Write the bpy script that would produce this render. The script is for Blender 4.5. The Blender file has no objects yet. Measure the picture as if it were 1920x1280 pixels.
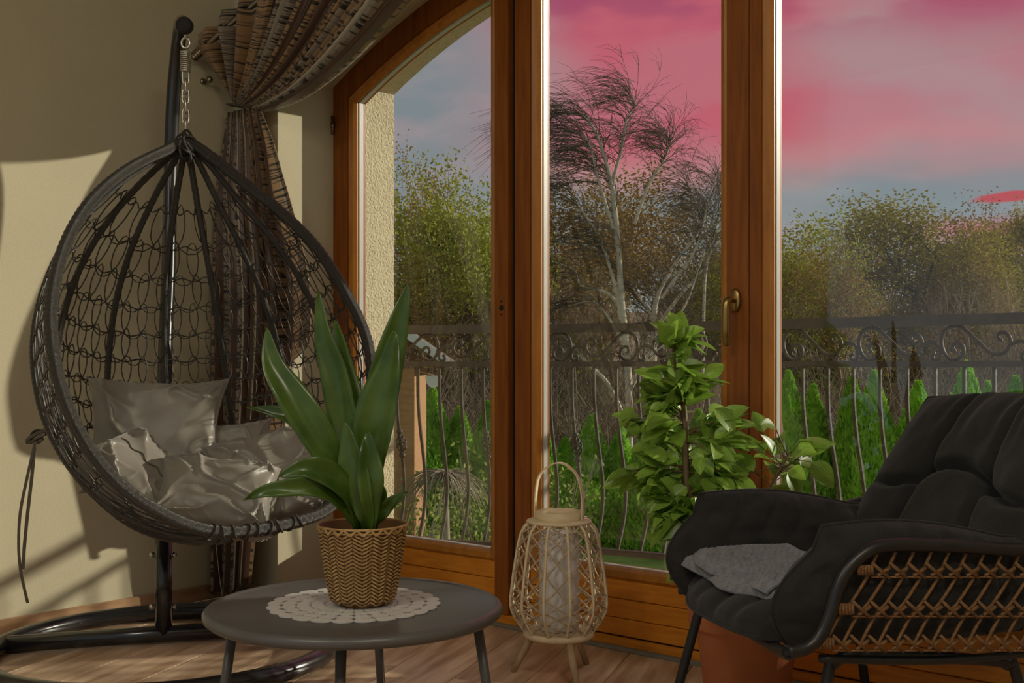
import bpy, math, random
from mathutils import Vector, Matrix, noise
random.seed(7)
R = random.random
def ru(a, b): return a + (b - a) * R()
S = bpy.context.scene
COL = S.collection
PI = math.pi

# ------------------------------------------------------------------ camera
F, HOR, EYE = 2150.0, 683.0, 0.88          # focal length in pixels (1920 wide), horizon row, eye height
cam_d = bpy.data.cameras.new('camera'); cam = bpy.data.objects.new('camera', cam_d); COL.objects.link(cam)
cam.location = (0, 0, EYE); cam.rotation_euler = (PI / 2, 0, 0)
cam_d.sensor_width = 36; cam_d.lens = 36 * F / 1920; cam_d.shift_y = (HOR - 640) / 1920
cam_d.clip_start = .05; cam_d.clip_end = 600
S.camera = cam
# room axes: U runs along the window wall (to the right), N points out through the window
TH = math.radians(40.6)
U = Vector((math.cos(TH), -math.sin(TH), 0)); N = Vector((math.sin(TH), math.cos(TH), 0)); Z = Vector((0, 0, 1))
def W(u, n, z): return U * u + N * n + Z * z
def P(px, py, d): return Vector(((px - 960) / F * d, d, EYE - (py - HOR) * d / F))
def on_n(px, py, n):
    k = (px - 960) / F
    return P(px, py, n / (N.x * k + N.y))
def un(p): return p.dot(U), p.dot(N)

# ------------------------------------------------------------------ light
SUN_AZ, SUN_EL = math.radians(34), math.radians(17.2)
sd = (-N * math.cos(SUN_AZ) - U * math.sin(SUN_AZ)) * math.cos(SUN_EL) - Z * math.sin(SUN_EL)
sun_d = bpy.data.lights.new('sun', 'SUN'); sun = bpy.data.objects.new('sun', sun_d); COL.objects.link(sun)
sun_d.energy = 4.0; sun_d.color = (1.0, .93, .76); sun_d.angle = math.radians(1.0)
sun.rotation_euler = sd.to_track_quat('-Z', 'Y').to_euler(); sun.location = -sd * 30
vs = S.view_settings
vs.view_transform = 'Standard'; vs.look = 'None'; vs.gamma = 1; vs.use_curve_mapping = False; vs.exposure = 0.0

def build_world():
    w = bpy.data.worlds.new('sunset_sky'); S.world = w; w.use_nodes = True
    nt = w.node_tree; nt.nodes.clear()
    def nd(t, **k):
        n = nt.nodes.new(t)
        for a, b in k.items(): setattr(n, a, b)
        return n
    def L(a, b): nt.links.new(a, b)
    def M(op, a, b=None, c=None, clamp=False):
        n = nd('ShaderNodeMath', operation=op); n.use_clamp = clamp
        for i, v in enumerate((a, b, c)):
            if v is None: continue
            if hasattr(v, 'is_linked'): L(v, n.inputs[i])
            else: n.inputs[i].default_value = v
        return n.outputs[0]
    def SM(x, lo, hi):
        n = nd('ShaderNodeMapRange', interpolation_type='SMOOTHSTEP'); L(x, n.inputs[0])
        n.inputs[1].default_value = lo; n.inputs[2].default_value = hi
        return n.outputs[0]
    def MX(f, a, b):
        n = nd('ShaderNodeMix', data_type='RGBA')
        L(f, n.inputs[0])
        for i, v in ((6, a), (7, b)):
            if hasattr(v, 'is_linked'): L(v, n.inputs[i])
            else: n.inputs[i].default_value = (*v, 1)
        return n.outputs[2]
    tc = nd('ShaderNodeTexCoord'); sp = nd('ShaderNodeSeparateXYZ'); L(tc.outputs['Generated'], sp.inputs[0])
    az = M('MULTIPLY', M('ARCTAN2', sp.outputs[0], sp.outputs[1]), 180 / PI)
    el = M('MULTIPLY', M('ARCSINE', sp.outputs[2]), 180 / PI)
    cb = nd('ShaderNodeCombineXYZ'); L(M('MULTIPLY', az, .06), cb.inputs[0]); L(M('MULTIPLY', el, .16), cb.inputs[1])
    def NZ(sc, off, det=3.0):
        mp = nd('ShaderNodeMapping'); L(cb.outputs[0], mp.inputs[0]); mp.inputs[1].default_value = off
        n = nd('ShaderNodeTexNoise'); L(mp.outputs[0], n.inputs[0]); n.inputs['Scale'].default_value = sc; n.inputs['Detail'].default_value = det
        return n.outputs[0]
    n1 = NZ(1.0, (3.1, 1.7, 0)); n2 = NZ(2.3, (7.7, 2.2, 0)); n3 = NZ(1.6, (1.2, 9.4, 3))
    wob = M('MULTIPLY', M('SUBTRACT', n1, .5), 7.0)
    elw = M('ADD', el, wob)
    # grey-blue evening sky, paler towards the horizon
    grey = MX(SM(el, -1, 9), (.40, .46, .47), (.235, .275, .30))
    grey = MX(SM(n2, .45, .7), grey, (.30, .315, .335))
    # pink cloud deck on the sunset side
    hot = M('MULTIPLY', M('SUBTRACT', 1.0, SM(M('ABSOLUTE', M('SUBTRACT', M('ADD', az, M('MULTIPLY', wob, .5)), 8.6)), 3.0, 8.0)), SM(el, 8.5, 11))
    pk = MX(M('ADD', M('MULTIPLY', SM(n3, .40, .62), .45), M('MULTIPLY', hot, .75), clamp=True), (.47, .265, .285), (.60, .115, .17))
    pk = MX(M('MULTIPLY', SM(az, 16, 24), SM(el, 13.5, 17.5)), pk, (.45, .065, .14))
    pk = MX(SM(elw, 8, 12), (.70, .26, .26), pk)
    pk = MX(M('MULTIPLY', SM(el, 14.5, 18), SM(n2, .45, .6)), pk, (.42, .07, .15))
    side = M('MULTIPLY', SM(M('ADD', az, M('MULTIPLY', wob, .6)), -5, 4), M('SUBTRACT', 1.0, SM(az, 60, 110)))
    fac = M('MULTIPLY', M('MULTIPLY', SM(elw, 8.2, 10.8), side), M('SUBTRACT', 1.0, SM(el, 35, 60)))
    col = MX(M('MULTIPLY', fac, .95), grey, pk)
    # faint mauve veil left of the deck, thin red streak low on the right
    veil = M('MULTIPLY', SM(n2, .42, .62), SM(el, 7, 12))
    col = MX(M('MULTIPLY', M('MULTIPLY', veil, M('SUBTRACT', 1.0, SM(az, -4, 2))), .45), col, (.42, .30, .32))
    d1 = M('MULTIPLY', M('SUBTRACT', az, 23.4), .55); d2 = M('MULTIPLY', M('SUBTRACT', M('SUBTRACT', M('ADD', el, M('MULTIPLY', M('SUBTRACT', n2, .5), 1.6)), 7.75), M('MULTIPLY', M('MULTIPLY', M('SUBTRACT', az, 23.6), M('SUBTRACT', az, 23.6)), -.07)), 5.2)
    rr = M('SQRT', M('ADD', M('MULTIPLY', d1, d1), M('MULTIPLY', d2, d2)))
    col = MX(M('MULTIPLY', M('SUBTRACT', 1.0, SM(rr, .55, 1.05)), .9), col, (.55, .06, .075))
    low = M('MULTIPLY', M('MULTIPLY', SM(el, 4.0, 5.6), M('SUBTRACT', 1.0, SM(el, 6.2, 7.0))), M('MULTIPLY', SM(az, 12, 16), SM(n1, .40, .52)))
    col = MX(M('MULTIPLY', low, .8), col, (.62, .15, .18))
    bg = nd('ShaderNodeBackground'); L(col, bg.inputs[0]); bg.inputs[1].default_value = 1.0
    o = nd('ShaderNodeOutputWorld'); L(bg.outputs[0], o.inputs[0])
build_world()

# ------------------------------------------------------------------ materials
MATS = {}
def mat(name, c1, c2=None, scale=6, stretch=(1, 1, 1), rough=.5, metal=0, bump=0, bscale=60, bstretch=None, spec=.5, rand=0, sheen=0, coat=0, trans=0, detail=4, kind='noise', uv=False):
    if name in MATS: return MATS[name]
    m = bpy.data.materials.new(name); m.use_nodes = True; nt = m.node_tree
    b = nt.nodes['Principled BSDF']
    def L(a, c): nt.links.new(a, c)
    b.inputs['Roughness'].default_value = rough; b.inputs['Metallic'].default_value = metal
    b.inputs['Specular IOR Level'].default_value = spec
    if sheen: b.inputs['Sheen Weight'].default_value = sheen; b.inputs['Sheen Roughness'].default_value = .4
    if coat: b.inputs['Coat Weight'].default_value = coat; b.inputs['Coat Roughness'].default_value = .15
    tc = nt.nodes.new('ShaderNodeTexCoord')
    src = tc.outputs['UV' if uv else 'Object']
    def tex(sc, st, det):
        mp = nt.nodes.new('ShaderNodeMapping'); mp.inputs['Scale'].default_value = st; L(src, mp.inputs[0])
        if rand:
            oi = nt.nodes.new('ShaderNodeObjectInfo'); mu = nt.nodes.new('ShaderNodeMath'); mu.operation = 'MULTIPLY'; mu.inputs[1].default_value = 37
            L(oi.outputs['Random'], mu.inputs[0]); L(mu.outputs[0], mp.inputs['Location'])
        if kind == 'wave':
            t = nt.nodes.new('ShaderNodeTexWave'); t.inputs['Distortion'].default_value = 5; t.inputs['Detail'].default_value = det; t.inputs['Detail Scale'].default_value = 1.5
        else:
            t = nt.nodes.new('ShaderNodeTexNoise'); t.inputs['Detail'].default_value = det
        L(mp.outputs[0], t.inputs[0]); t.inputs['Scale'].default_value = sc
        return t.outputs['Fac' if kind != 'wave' else 'Fac']
    if c2 is not None:
        f = tex(scale, stretch, detail)
        cr = nt.nodes.new('ShaderNodeValToRGB'); L(f, cr.inputs[0])
        cr.color_ramp.elements[0].position = .3; cr.color_ramp.elements[1].position = .72
        cr.color_ramp.elements[0].color = (*c1, 1); cr.color_ramp.elements[1].color = (*c2, 1)
        out = cr.outputs[0]
        if rand:
            oi = nt.nodes.new('ShaderNodeObjectInfo'); mr = nt.nodes.new('ShaderNodeMapRange'); L(oi.outputs['Random'], mr.inputs[0])
            mr.inputs[3].default_value = 1 - rand; mr.inputs[4].default_value = 1 + rand
            hs = nt.nodes.new('ShaderNodeHueSaturation'); L(out, hs.inputs['Color']); L(mr.outputs[0], hs.inputs['Value']); out = hs.outputs[0]
        L(out, b.inputs['Base Color'])
    else:
        b.inputs['Base Color'].default_value = (*c1, 1)
    if bump:
        kind0, = (kind,)
        mp = nt.nodes.new('ShaderNodeMapping'); mp.inputs['Scale'].default_value = bstretch or stretch; L(src, mp.inputs[0])
        t = nt.nodes.new('ShaderNodeTexNoise'); t.inputs['Detail'].default_value = 3; t.inputs['Scale'].default_value = bscale; L(mp.outputs[0], t.inputs[0])
        bp = nt.nodes.new('ShaderNodeBump'); bp.inputs['Strength'].default_value = bump; bp.inputs['Distance'].default_value = .01
        L(t.outputs['Fac'], bp.inputs['Height']); L(bp.outputs[0], b.inputs['Normal'])
    if trans:
        tr = nt.nodes.new('ShaderNodeBsdfTranslucent'); mx = nt.nodes.new('ShaderNodeMixShader'); mx.inputs[0].default_value = trans
        if c2 is not None: L(out, tr.inputs[0])
        else: tr.inputs[0].default_value = (*c1, 1)
        L(b.outputs[0], mx.inputs[1]); L(tr.outputs[0], mx.inputs[2]); L(mx.outputs[0], nt.nodes['Material Output'].inputs[0])
    MATS[name] = m
    return m
def glass_mat():
    m = bpy.data.materials.new('window_glass'); m.use_nodes = True; nt = m.node_tree; nt.nodes.clear()
    o = nt.nodes.new('ShaderNodeOutputMaterial'); mx = nt.nodes.new('ShaderNodeMixShader'); t = nt.nodes.new('ShaderNodeBsdfTransparent'); g = nt.nodes.new('ShaderNodeBsdfGlossy')
    t.inputs[0].default_value = (.96, .97, .965, 1); g.inputs['Roughness'].default_value = .01
    lw = nt.nodes.new('ShaderNodeLayerWeight'); pw = nt.nodes.new('ShaderNodeMath'); pw.operation = 'POWER'; pw.inputs[1].default_value = 5; ma = nt.nodes.new('ShaderNodeMath'); ma.operation = 'MULTIPLY_ADD'; ma.inputs[1].default_value = .95; ma.inputs[2].default_value = .045
    nt.links.new(lw.outputs['Facing'], pw.inputs[0]); nt.links.new(pw.outputs[0], ma.inputs[0]); nt.links.new(ma.outputs[0], mx.inputs[0]); nt.links.new(t.outputs[0], mx.inputs[1]); nt.links.new(g.outputs[0], mx.inputs[2]); nt.links.new(mx.outputs[0], o.inputs[0])
    MATS['glass'] = m
    return m
glass_mat()
mat('paint', (.495, .44, .295), (.525, .465, .315), 3, rough=.85, bump=.12, bscale=220)
mat('ceiling_paint', (.55, .52, .46), (.58, .55, .49), 3, rough=.9)
mat('stucco', (.52, .44, .28), (.62, .54, .37), 60, rough=.95, bump=1.0, bscale=110)
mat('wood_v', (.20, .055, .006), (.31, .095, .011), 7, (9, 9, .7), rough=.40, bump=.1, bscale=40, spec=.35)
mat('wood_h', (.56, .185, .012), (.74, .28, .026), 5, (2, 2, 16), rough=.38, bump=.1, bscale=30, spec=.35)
mat('wood_bead', (.34, .115, .010), (.48, .185, .020), 6, (8, 8, 1), rough=.36, spec=.4)
mat('plank', (.34, .20, .11), (.76, .56, .39), 2.6, (1.2, 10, 10), rough=.32, bump=.08, bscale=25, rand=.14, detail=6)
mat('base_wood', (.28, .15, .075), (.46, .28, .15), 3, (2, 2, 14), rough=.38)
mat('black_metal', (.012, .012, .013), (.02, .02, .021), 30, rough=.22, spec=.6, coat=.3)
mat('chrome', (.55, .53, .46), rough=.28, metal=1)
mat('rattan_black', (.022, .020, .016), (.055, .050, .040), 90, (1, 1, 6), rough=.34, bump=.5, bscale=260, spec=.6)
mat('wire_black', (.020, .017, .012), (.045, .037, .026), 60, rough=.38, spec=.6)
mat('satin_grey', (.20, .18, .15), (.25, .225, .185), 4, rough=.40, sheen=.35, bump=.05, bscale=30)
mat('strap', (.09, .075, .05), rough=.7)
mat('table_black', (.085, .081, .076), (.10, .095, .09), 14, rough=.36)
mat('doily', (.55, .53, .50), (.62, .60, .57), 30, rough=.6)
mat('bamboo', (.33, .19, .065), (.52, .33, .13), 24, rough=.5, bump=.3, bscale=120)
mat('bamboo_dark', (.12, .055, .015), (.19, .09, .03), 20, rough=.6)
mat('leaf_dark', (.040, .092, .010), (.105, .185, .026), 16, (1, 1, 1), rough=.30, trans=.22, coat=.1)
mat('leaf_ficus', (.15, .28, .03), (.33, .50, .08), 30, rough=.34, trans=.3, rand=.35)
mat('leaf_stem', (.12, .07, .03), (.17, .12, .05), 30, rough=.7)
mat('lantern_wood', (.68, .53, .32), (.80, .64, .42), 14, (2, 2, 6), rough=.55)
mat('lantern_cord', (.42, .32, .20), (.60, .47, .31), 60, rough=.65, bump=.3, bscale=200)
mat('lantern_leg', (.40, .27, .15), (.52, .37, .22), 8, (4, 4, .6), rough=.5)
mat('candle', (.70, .66, .62), rough=.45)
mat('terracotta', (.50, .155, .05), (.56, .19, .07), 9, rough=.75, bump=.15, bscale=90)
mat('soil', (.03, .02, .012), (.06, .04, .025), 40, rough=1, bump=1, bscale=70)
mat('charcoal', (.012, .0112, .0105), (.020, .0185, .0175), 30, rough=.92, sheen=.14, bump=.35, bscale=420)
mat('knit', (.15, .155, .165), (.25, .255, .27), 60, rough=.95, sheen=.3, bump=.6, bscale=240)
mat('rope', (.15, .070, .022), (.23, .115, .040), 70, rough=.7, bump=.5, bscale=220)
mat('chair_black', (.008, .008, .009), (.014, .014, .016), 30, rough=.38)
mat('brass', (.38, .25, .09), rough=.32, metal=1)
mat('nickel', (.28, .23, .16), rough=.35, metal=1)
mat('alu', (.26, .25, .22), (.33, .32, .28), 20, rough=.4, metal=.7)
mat('spacer', (.40, .38, .34), rough=.35)
mat('rubber', (.008, .006, .005), rough=.7)
mat('iron', (.050, .041, .034), (.075, .062, .052), 26, rough=.55, bump=.25, bscale=60)
mat('tile', (.62, .50, .32), (.70, .58, .40), 9, rough=.7)
mat('grass', (.13, .25, .03), (.27, .40, .07), 2.2, rough=1, bump=1, bscale=14, detail=8)
mat('thuja', (.20, .46, .022), (.42, .70, .07), 3.5, rough=.8, trans=.25, rand=.2)
mat('bark_dark', (.12, .09, .065), (.22, .17, .125), 4, rough=.95)
mat('bark_birch', (.50, .40, .32), (.70, .60, .50), 3, (1, 1, 3), rough=.85)
mat('twig_birch', (.10, .078, .064), (.15, .115, .095), 4, rough=.9)
mat('twig_brown', (.27, .185, .13), (.40, .285, .20), .6, rough=.95, rand=.25)
mat('oak_leaf', (.34, .28, .035), (.50, .40, .06), .5, rough=.85, trans=.25, rand=.15)
mat('green_leaf', (.30, .33, .03), (.46, .46, .055), .5, rough=.85, trans=.25, rand=.15)
mat('rust_leaf', (.27, .17, .045), (.40, .25, .07), .5, rough=.85, trans=.25, rand=.15)
mat('yellow_leaf', (.42, .22, .02), (.55, .32, .04), 3, rough=.8, trans=.3)
mat('dry_twig', (.26, .21, .15), (.38, .31, .23), 3, rough=.9)
mat('bush_leaf', (.20, .28, .04), (.36, .40, .08), 2, rough=.8, trans=.25)
mat('shed_wall', (.36, .19, .085), (.44, .24, .11), 3, (2, 2, 12), rough=.8)
mat('shed_roof', (.10, .07, .055), (.16, .11, .085), 9, rough=.85)
mat('flashing', (.62, .64, .66), rough=.4)
mat('lamp_white', (.75, .75, .74), rough=.5)
mat('undergrowth', (.22, .16, .11), (.36, .265, .18), .8, rough=1)

def curtain_mat():
    m = bpy.data.materials.new('curtain_fabric'); m.use_nodes = True; nt = m.node_tree; b = nt.nodes['Principled BSDF']
    def nd(t): return nt.nodes.new(t)
    L = nt.links.new
    uv = nd('ShaderNodeTexCoord').outputs['UV']; sp = nd('ShaderNodeSeparateXYZ'); L(uv, sp.inputs[0])
    fr = nd('ShaderNodeMath'); fr.operation = 'FRACT'; L(sp.outputs[0], fr.inputs[0])
    cr = nd('ShaderNodeValToRGB'); L(fr.outputs[0], cr.inputs[0]); cr.color_ramp.interpolation = 'CONSTANT'
    stops = [(0, (.29, .170, .072)), (.30, (.070, .032, .014)), (.44, (.23, .185, .13)), (.62, (.44, .38, .28)), (.67, (.070, .032, .014)), (.80, (.24, .14, .06)), (.92, (.24, .20, .14))]
    e = cr.color_ramp.elements
    e[0].position = 0; e[0].color = (*stops[0][1], 1); e[1].position = stops[1][0]; e[1].color = (*stops[1][1], 1)
    for p, c in stops[2:]:
        x = e.new(p); x.color = (*c, 1)
    # crosswise threads: irregular thin dark lines on the patterned stripes
    mp = nd('ShaderNodeMapping'); mp.inputs['Scale'].default_value = (1.6, 75, 1); L(uv, mp.inputs[0])
    ns = nd('ShaderNodeTexNoise'); ns.inputs['Scale'].default_value = 1; ns.inputs['Detail'].default_value = 2; ns.inputs['Distortion'].default_value = .4; L(mp.outputs[0], ns.inputs[0])
    th = nd('ShaderNodeMapRange'); L(ns.outputs[0], th.inputs[0]); th.inputs[1].default_value = .50; th.inputs[2].default_value = .58
    mask = nd('ShaderNodeValToRGB'); L(fr.outputs[0], mask.inputs[0]); mask.color_ramp.interpolation = 'CONSTANT'
    me = mask.color_ramp.elements; me[0].position = 0; me[0].color = (1, 1, 1, 1); me[1].position = .30; me[1].color = (0, 0, 0, 1)
    for p, v in ((.44, 1), (.62, 0), (.80, 1)):
        x = me.new(p); x.color = (v, v, v, 1)
    mu = nd('ShaderNodeMath'); mu.operation = 'MULTIPLY'; L(th.outputs[0], mu.inputs[0]); L(mask.outputs[0], mu.inputs[1])
    mx = nd('ShaderNodeMix'); mx.data_type = 'RGBA'; L(mu.outputs[0], mx.inputs[0]); L(cr.outputs[0], mx.inputs[6]); mx.inputs[7].default_value = (.02, .012, .008, 1)
    L(mx.outputs[2], b.inputs['Base Color']); b.inputs['Roughness'].default_value = .38; b.inputs['Sheen Weight'].default_value = .25
    bp = nd('ShaderNodeBump'); bp.inputs['Strength'].default_value = .25; bp.inputs['Distance'].default_value = .004; L(mu.outputs[0], bp.inputs['Height']); bp.invert = True; L(bp.outputs[0], b.inputs['Normal'])
    MATS['curtain'] = m
curtain_mat()

# ------------------------------------------------------------------ building helpers
WM = {}
def catmull(pts, m=6, closed=False):
    pts = [Vector(p) for p in pts]; n = len(pts); out = []
    rng = range(n if closed else n - 1)
    for i in rng:
        if closed: p0, p1, p2, p3 = pts[i - 1], pts[i], pts[(i + 1) % n], pts[(i + 2) % n]
        else: p0, p1, p2, p3 = pts[max(i - 1, 0)], pts[i], pts[i + 1], pts[min(i + 2, n - 1)]
        for j in range(m):
            t = j / m
            out.append(.5 * ((2 * p1) + (p2 - p0) * t + (2 * p0 - 5 * p1 + 4 * p2 - p3) * t * t + (3 * p1 - p0 - 3 * p2 + p3) * t ** 3))
    if not closed: out.append(pts[-1])
    return out
class MB:
    def __init__(s): s.v = []; s.f = []; s.uv = []
    def add(s, vs, fs):
        o = len(s.v); s.v += [tuple(p) for p in vs]; s.f += [tuple(i + o for i in f) for f in fs]; return s
    def tube(s, pts, r, n=8, closed=False, caps=True, flat=None):
        pts = [Vector(p) for p in pts]; m = len(pts)
        if m < 2: return s
        rs = r if isinstance(r, list) else [r] * m
        T = []
        for i in range(m):
            a = pts[i - 1] if (i > 0 or closed) else pts[0]; b = pts[(i + 1) % m] if (i < m - 1 or closed) else pts[-1]
            t = b - a; T.append(t.normalized() if t.length > 1e-9 else Vector((0, 0, 1)))
        ref = flat if flat is not None else (Vector((0, 0, 1)) if abs(T[0].z) < .9 else Vector((1, 0, 0)))
        x = (ref - T[0] * ref.dot(T[0])).normalized(); vs = []
        for i in range(m):
            if flat is not None: x = flat - T[i] * flat.dot(T[i])
            else: x = x - T[i] * x.dot(T[i])
            if x.length < 1e-6: x = T[i].orthogonal()
            x.normalize(); y = T[i].cross(x)
            rx, ry = rs[i] if isinstance(rs[i], tuple) else (rs[i], rs[i])
            for k in range(n):
                a = 2 * PI * (k + .5) / n; vs.append(pts[i] + x * (rx * math.cos(a)) + y * (ry * math.sin(a)))
        fs = []
        for i in range(m if closed else m - 1):
            j = (i + 1) % m
            for k in range(n):
                l = (k + 1) % n; fs.append((i * n + k, i * n + l, j * n + l, j * n + k))
        if caps and not closed: fs += [tuple(range(n))[::-1], tuple((m - 1) * n + k for k in range(n))]
        return s.add(vs, fs)
    def bar(s, a, b, r, n=8): return s.tube([a, b], r, n)
    def lathe(s, prof, c, n=32, cap=True):
        c = Vector(c); vs = []; fs = []
        for r, z in prof:
            for k in range(n):
                a = 2 * PI * k / n; vs.append(c + Vector((r * math.cos(a), r * math.sin(a), z)))
        for i in range(len(prof) - 1):
            for k in range(n):
                l = (k + 1) % n; fs.append((i * n + k, i * n + l, (i + 1) * n + l, (i + 1) * n + k))
        if cap: fs += [tuple(range(n))[::-1], tuple((len(prof) - 1) * n + k for k in range(n))]
        return s.add(vs, fs)
    def box(s, c, ax, bv=0):
        # c centre; ax three half-extent vectors; optional bevel of the long edges
        c = Vector(c); a, b, d = [Vector(q) for q in ax]
        if not bv:
            vs = [c + a * i + b * j + d * k for i in (-1, 1) for j in (-1, 1) for k in (-1, 1)]
            return s.add(vs, [(0, 1, 3, 2), (4, 6, 7, 5), (0, 4, 5, 1), (2, 3, 7, 6), (0, 2, 6, 4), (1, 5, 7, 3)])
        la, lb, ld = a.length, b.length, d.length; an, bn, dn = a / la, b / lb, d / ld
        t = bv; vs = []
        prof = [(-lb + t, -ld), (lb - t, -ld), (lb, -ld + t), (lb, ld - t), (lb - t, ld), (-lb + t, ld), (-lb, ld - t), (-lb, -ld + t)]
        for sgn in (-1, 1):
            for (y, z) in prof: vs.append(c + an * (la * sgn) + bn * y + dn * z)
        fs = [tuple((i, (i + 1) % 8, 8 + (i + 1) % 8, 8 + i)) for i in range(8)] + [tuple(range(8))[::-1], tuple(range(8, 16))]
        return s.add(vs, fs)
    def grid(s, fn, a, b, closed_a=False, uvfn=None):
        vs = [fn(i / a, j / b) for i in range(a + (0 if closed_a else 1)) for j in range(b + 1)]
        fs = []; w = b + 1; na = a if closed_a else a + 1; base = len(s.f)
        for i in range(a):
            i2 = (i + 1) % na
            for j in range(b): fs.append((i * w + j, i2 * w + j, i2 * w + j + 1, i * w + j + 1))
        if uvfn:
            for i in range(a):
                for j in range(b):
                    s.uv.append([uvfn(i / a, j / b), uvfn((i + 1) / a, j / b), uvfn((i + 1) / a, (j + 1) / b), uvfn(i / a, (j + 1) / b)])
        return s.add(vs, fs)
    def mesh(s, name, smooth=True, fix=True):
        me = bpy.data.meshes.new(name); me.from_pydata(s.v, [], s.f)
        if s.uv:
            l = me.uv_layers.new(name='UVMap'); i = 0
            for q in s.uv:
                for c in q: l.data[i].uv = c; i += 1
        if smooth: me.polygons.foreach_set('use_smooth', [True] * len(me.polygons))
        if fix and len(s.f) < 60000 and not s.uv:
            import bmesh
            bm = bmesh.new(); bm.from_mesh(me); bmesh.ops.recalc_face_normals(bm, faces=bm.faces); bm.to_mesh(me); bm.free()
        me.update()
        return me
    def build(s, name, m, parent=None, smooth=True, sharp=None, fix=True):
        return put(name, s.mesh(name, smooth, fix), m, parent, sharp=sharp)
def put(name, me, m, parent=None, M=None, sharp=None):
    if m and not me.materials: me.materials.append(MATS[m])
    o = bpy.data.objects.new(name, me); COL.objects.link(o)
    if M is not None: o.matrix_basis = M
    WM[o.name] = M if M is not None else Matrix.Identity(4)
    if parent is not None:
        o.parent = parent; o.matrix_parent_inverse = WM[parent.name].inverted()
    if sharp:
        md = o.modifiers.new('edges', 'EDGE_SPLIT'); md.split_angle = math.radians(sharp)
    return o
def tag(o, label=None, cat=None, group=None, kind=None):
    if label: o['label'] = label
    if cat: o['category'] = cat
    if group: o['group'] = group
    if kind: o['kind'] = kind
    return o
def thing(name, loc, label=None, cat=None, group=None, kind=None):
    o = bpy.data.objects.new(name, None); COL.objects.link(o); o.location = loc; o.empty_display_size = .1
    WM[o.name] = Matrix.Translation(loc)
    return tag(o, label, cat, group, kind)
def ray_plane(px, py, p0, nrm):
    v = Vector(((px - 960) / F, 1, -(py - HOR) / F)); c = Vector((0, 0, EYE))
    return c + v * (nrm.dot(p0 - c) / nrm.dot(v))

# ------------------------------------------------------------------ room shell
UL, UR, NB, NW, NR, ZC = -3.666, 1.75, 2.645, 2.91, -1.9, 2.95     # left wall, right wall, inner wall face, window plane, rear edge, ceiling
UA, UB = -3.403, -.716                                             # window opening left / right
UC, RA = -2.06, 2.66; ZA = 1.946 - math.sqrt(RA ** 2 - (UA - UC) ** 2)
def arch(u, off=0): return ZA + math.sqrt((RA - off) ** 2 - (u - UC) ** 2)

def clip(poly, a, b, c):   # keep a*x+b*y<=c
    out = []
    for i in range(len(poly)):
        p, q = poly[i], poly[(i + 1) % len(poly)]
        dp, dq = a * p[0] + b * p[1] - c, a * q[0] + b * q[1] - c
        if dp <= 0: out.append(p)
        if (dp < 0 < dq) or (dq < 0 < dp):
            t = dp / (dp - dq); out.append((p[0] + (q[0] - p[0]) * t, p[1] + (q[1] - p[1]) * t))
    return out
def build_floor():
    fl = MB(); c = W((UL + UR) / 2, (NR + NW + .2) / 2, -.06)
    fl.box(c, (U * (UR - UL) / 2, N * (NW + .2 - NR) / 2, Z * .045))
    floor = tag(fl.build('floor', 'undergrowth', smooth=False), kind='structure')
    ang = math.radians(72); A = Vector((math.cos(ang), math.sin(ang), 0)); B = Vector((math.sin(ang), -math.cos(ang), 0))
    wd, ln = .205, 1.28; off0 = -2.175
    for i in range(-11, 22):
        s0 = off0 + i * wd; sh = (i * .47 % 1) * ln
        for j in range(-5, 6):
            t0 = j * ln + sh
            poly = [(t0 + .001, s0 + .001), (t0 + ln - .001, s0 + .001), (t0 + ln - .001, s0 + wd - .001), (t0 + .001, s0 + wd - .001)]
            def cl(poly, d, lim):   # d.p <= lim in world
                return clip(poly, d.dot(A), d.dot(B), lim)
            for d, lim in ((-U, -UL - .012), (U, UR - .002), (-N, -NR), (N, NW - .014)):
                poly = cl(poly, d, lim)
                if len(poly) < 3: break
            if len(poly) < 3: continue
            cc = A * poly[0][0] + B * poly[0][1]
            k = len(poly); cx = sum(p[0] for p in poly) / k; cy = sum(p[1] for p in poly) / k
            # local frame: x along the plank
            mb = MB(); lo = []; hi = []; top = []
            area = abs(sum(poly[q][0] * poly[(q + 1) % k][1] - poly[(q + 1) % k][0] * poly[q][1] for q in range(k))) / 2
            if area < .002: continue
            for p in poly:
                x, y = p[0] - cx, p[1] - cy; l = math.hypot(x, y) or 1; g = max(0, 1 - .0022 / max(l, .01))
                lo.append((x, y, -.012)); hi.append((x, y, -.0012)); top.append((x * g, y * g, 0))
            vs = lo + hi + top; fs = [tuple(range(2 * k, 3 * k))]
            for q in range(k):
                r = (q + 1) % k; fs += [(q, r, k + r, k + q), (k + q, k + r, 2 * k + r, 2 * k + q)]
            mb.add(vs, fs)
            c = A * cx + B * cy
            M = Matrix(((A.x, B.x, 0, c.x), (A.y, B.y, 0, c.y), (0, 0, 1, 0), (0, 0, 0, 1)))
            put('plank', mb.mesh('plank', False), 'plank', floor, M)
build_floor()

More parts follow.
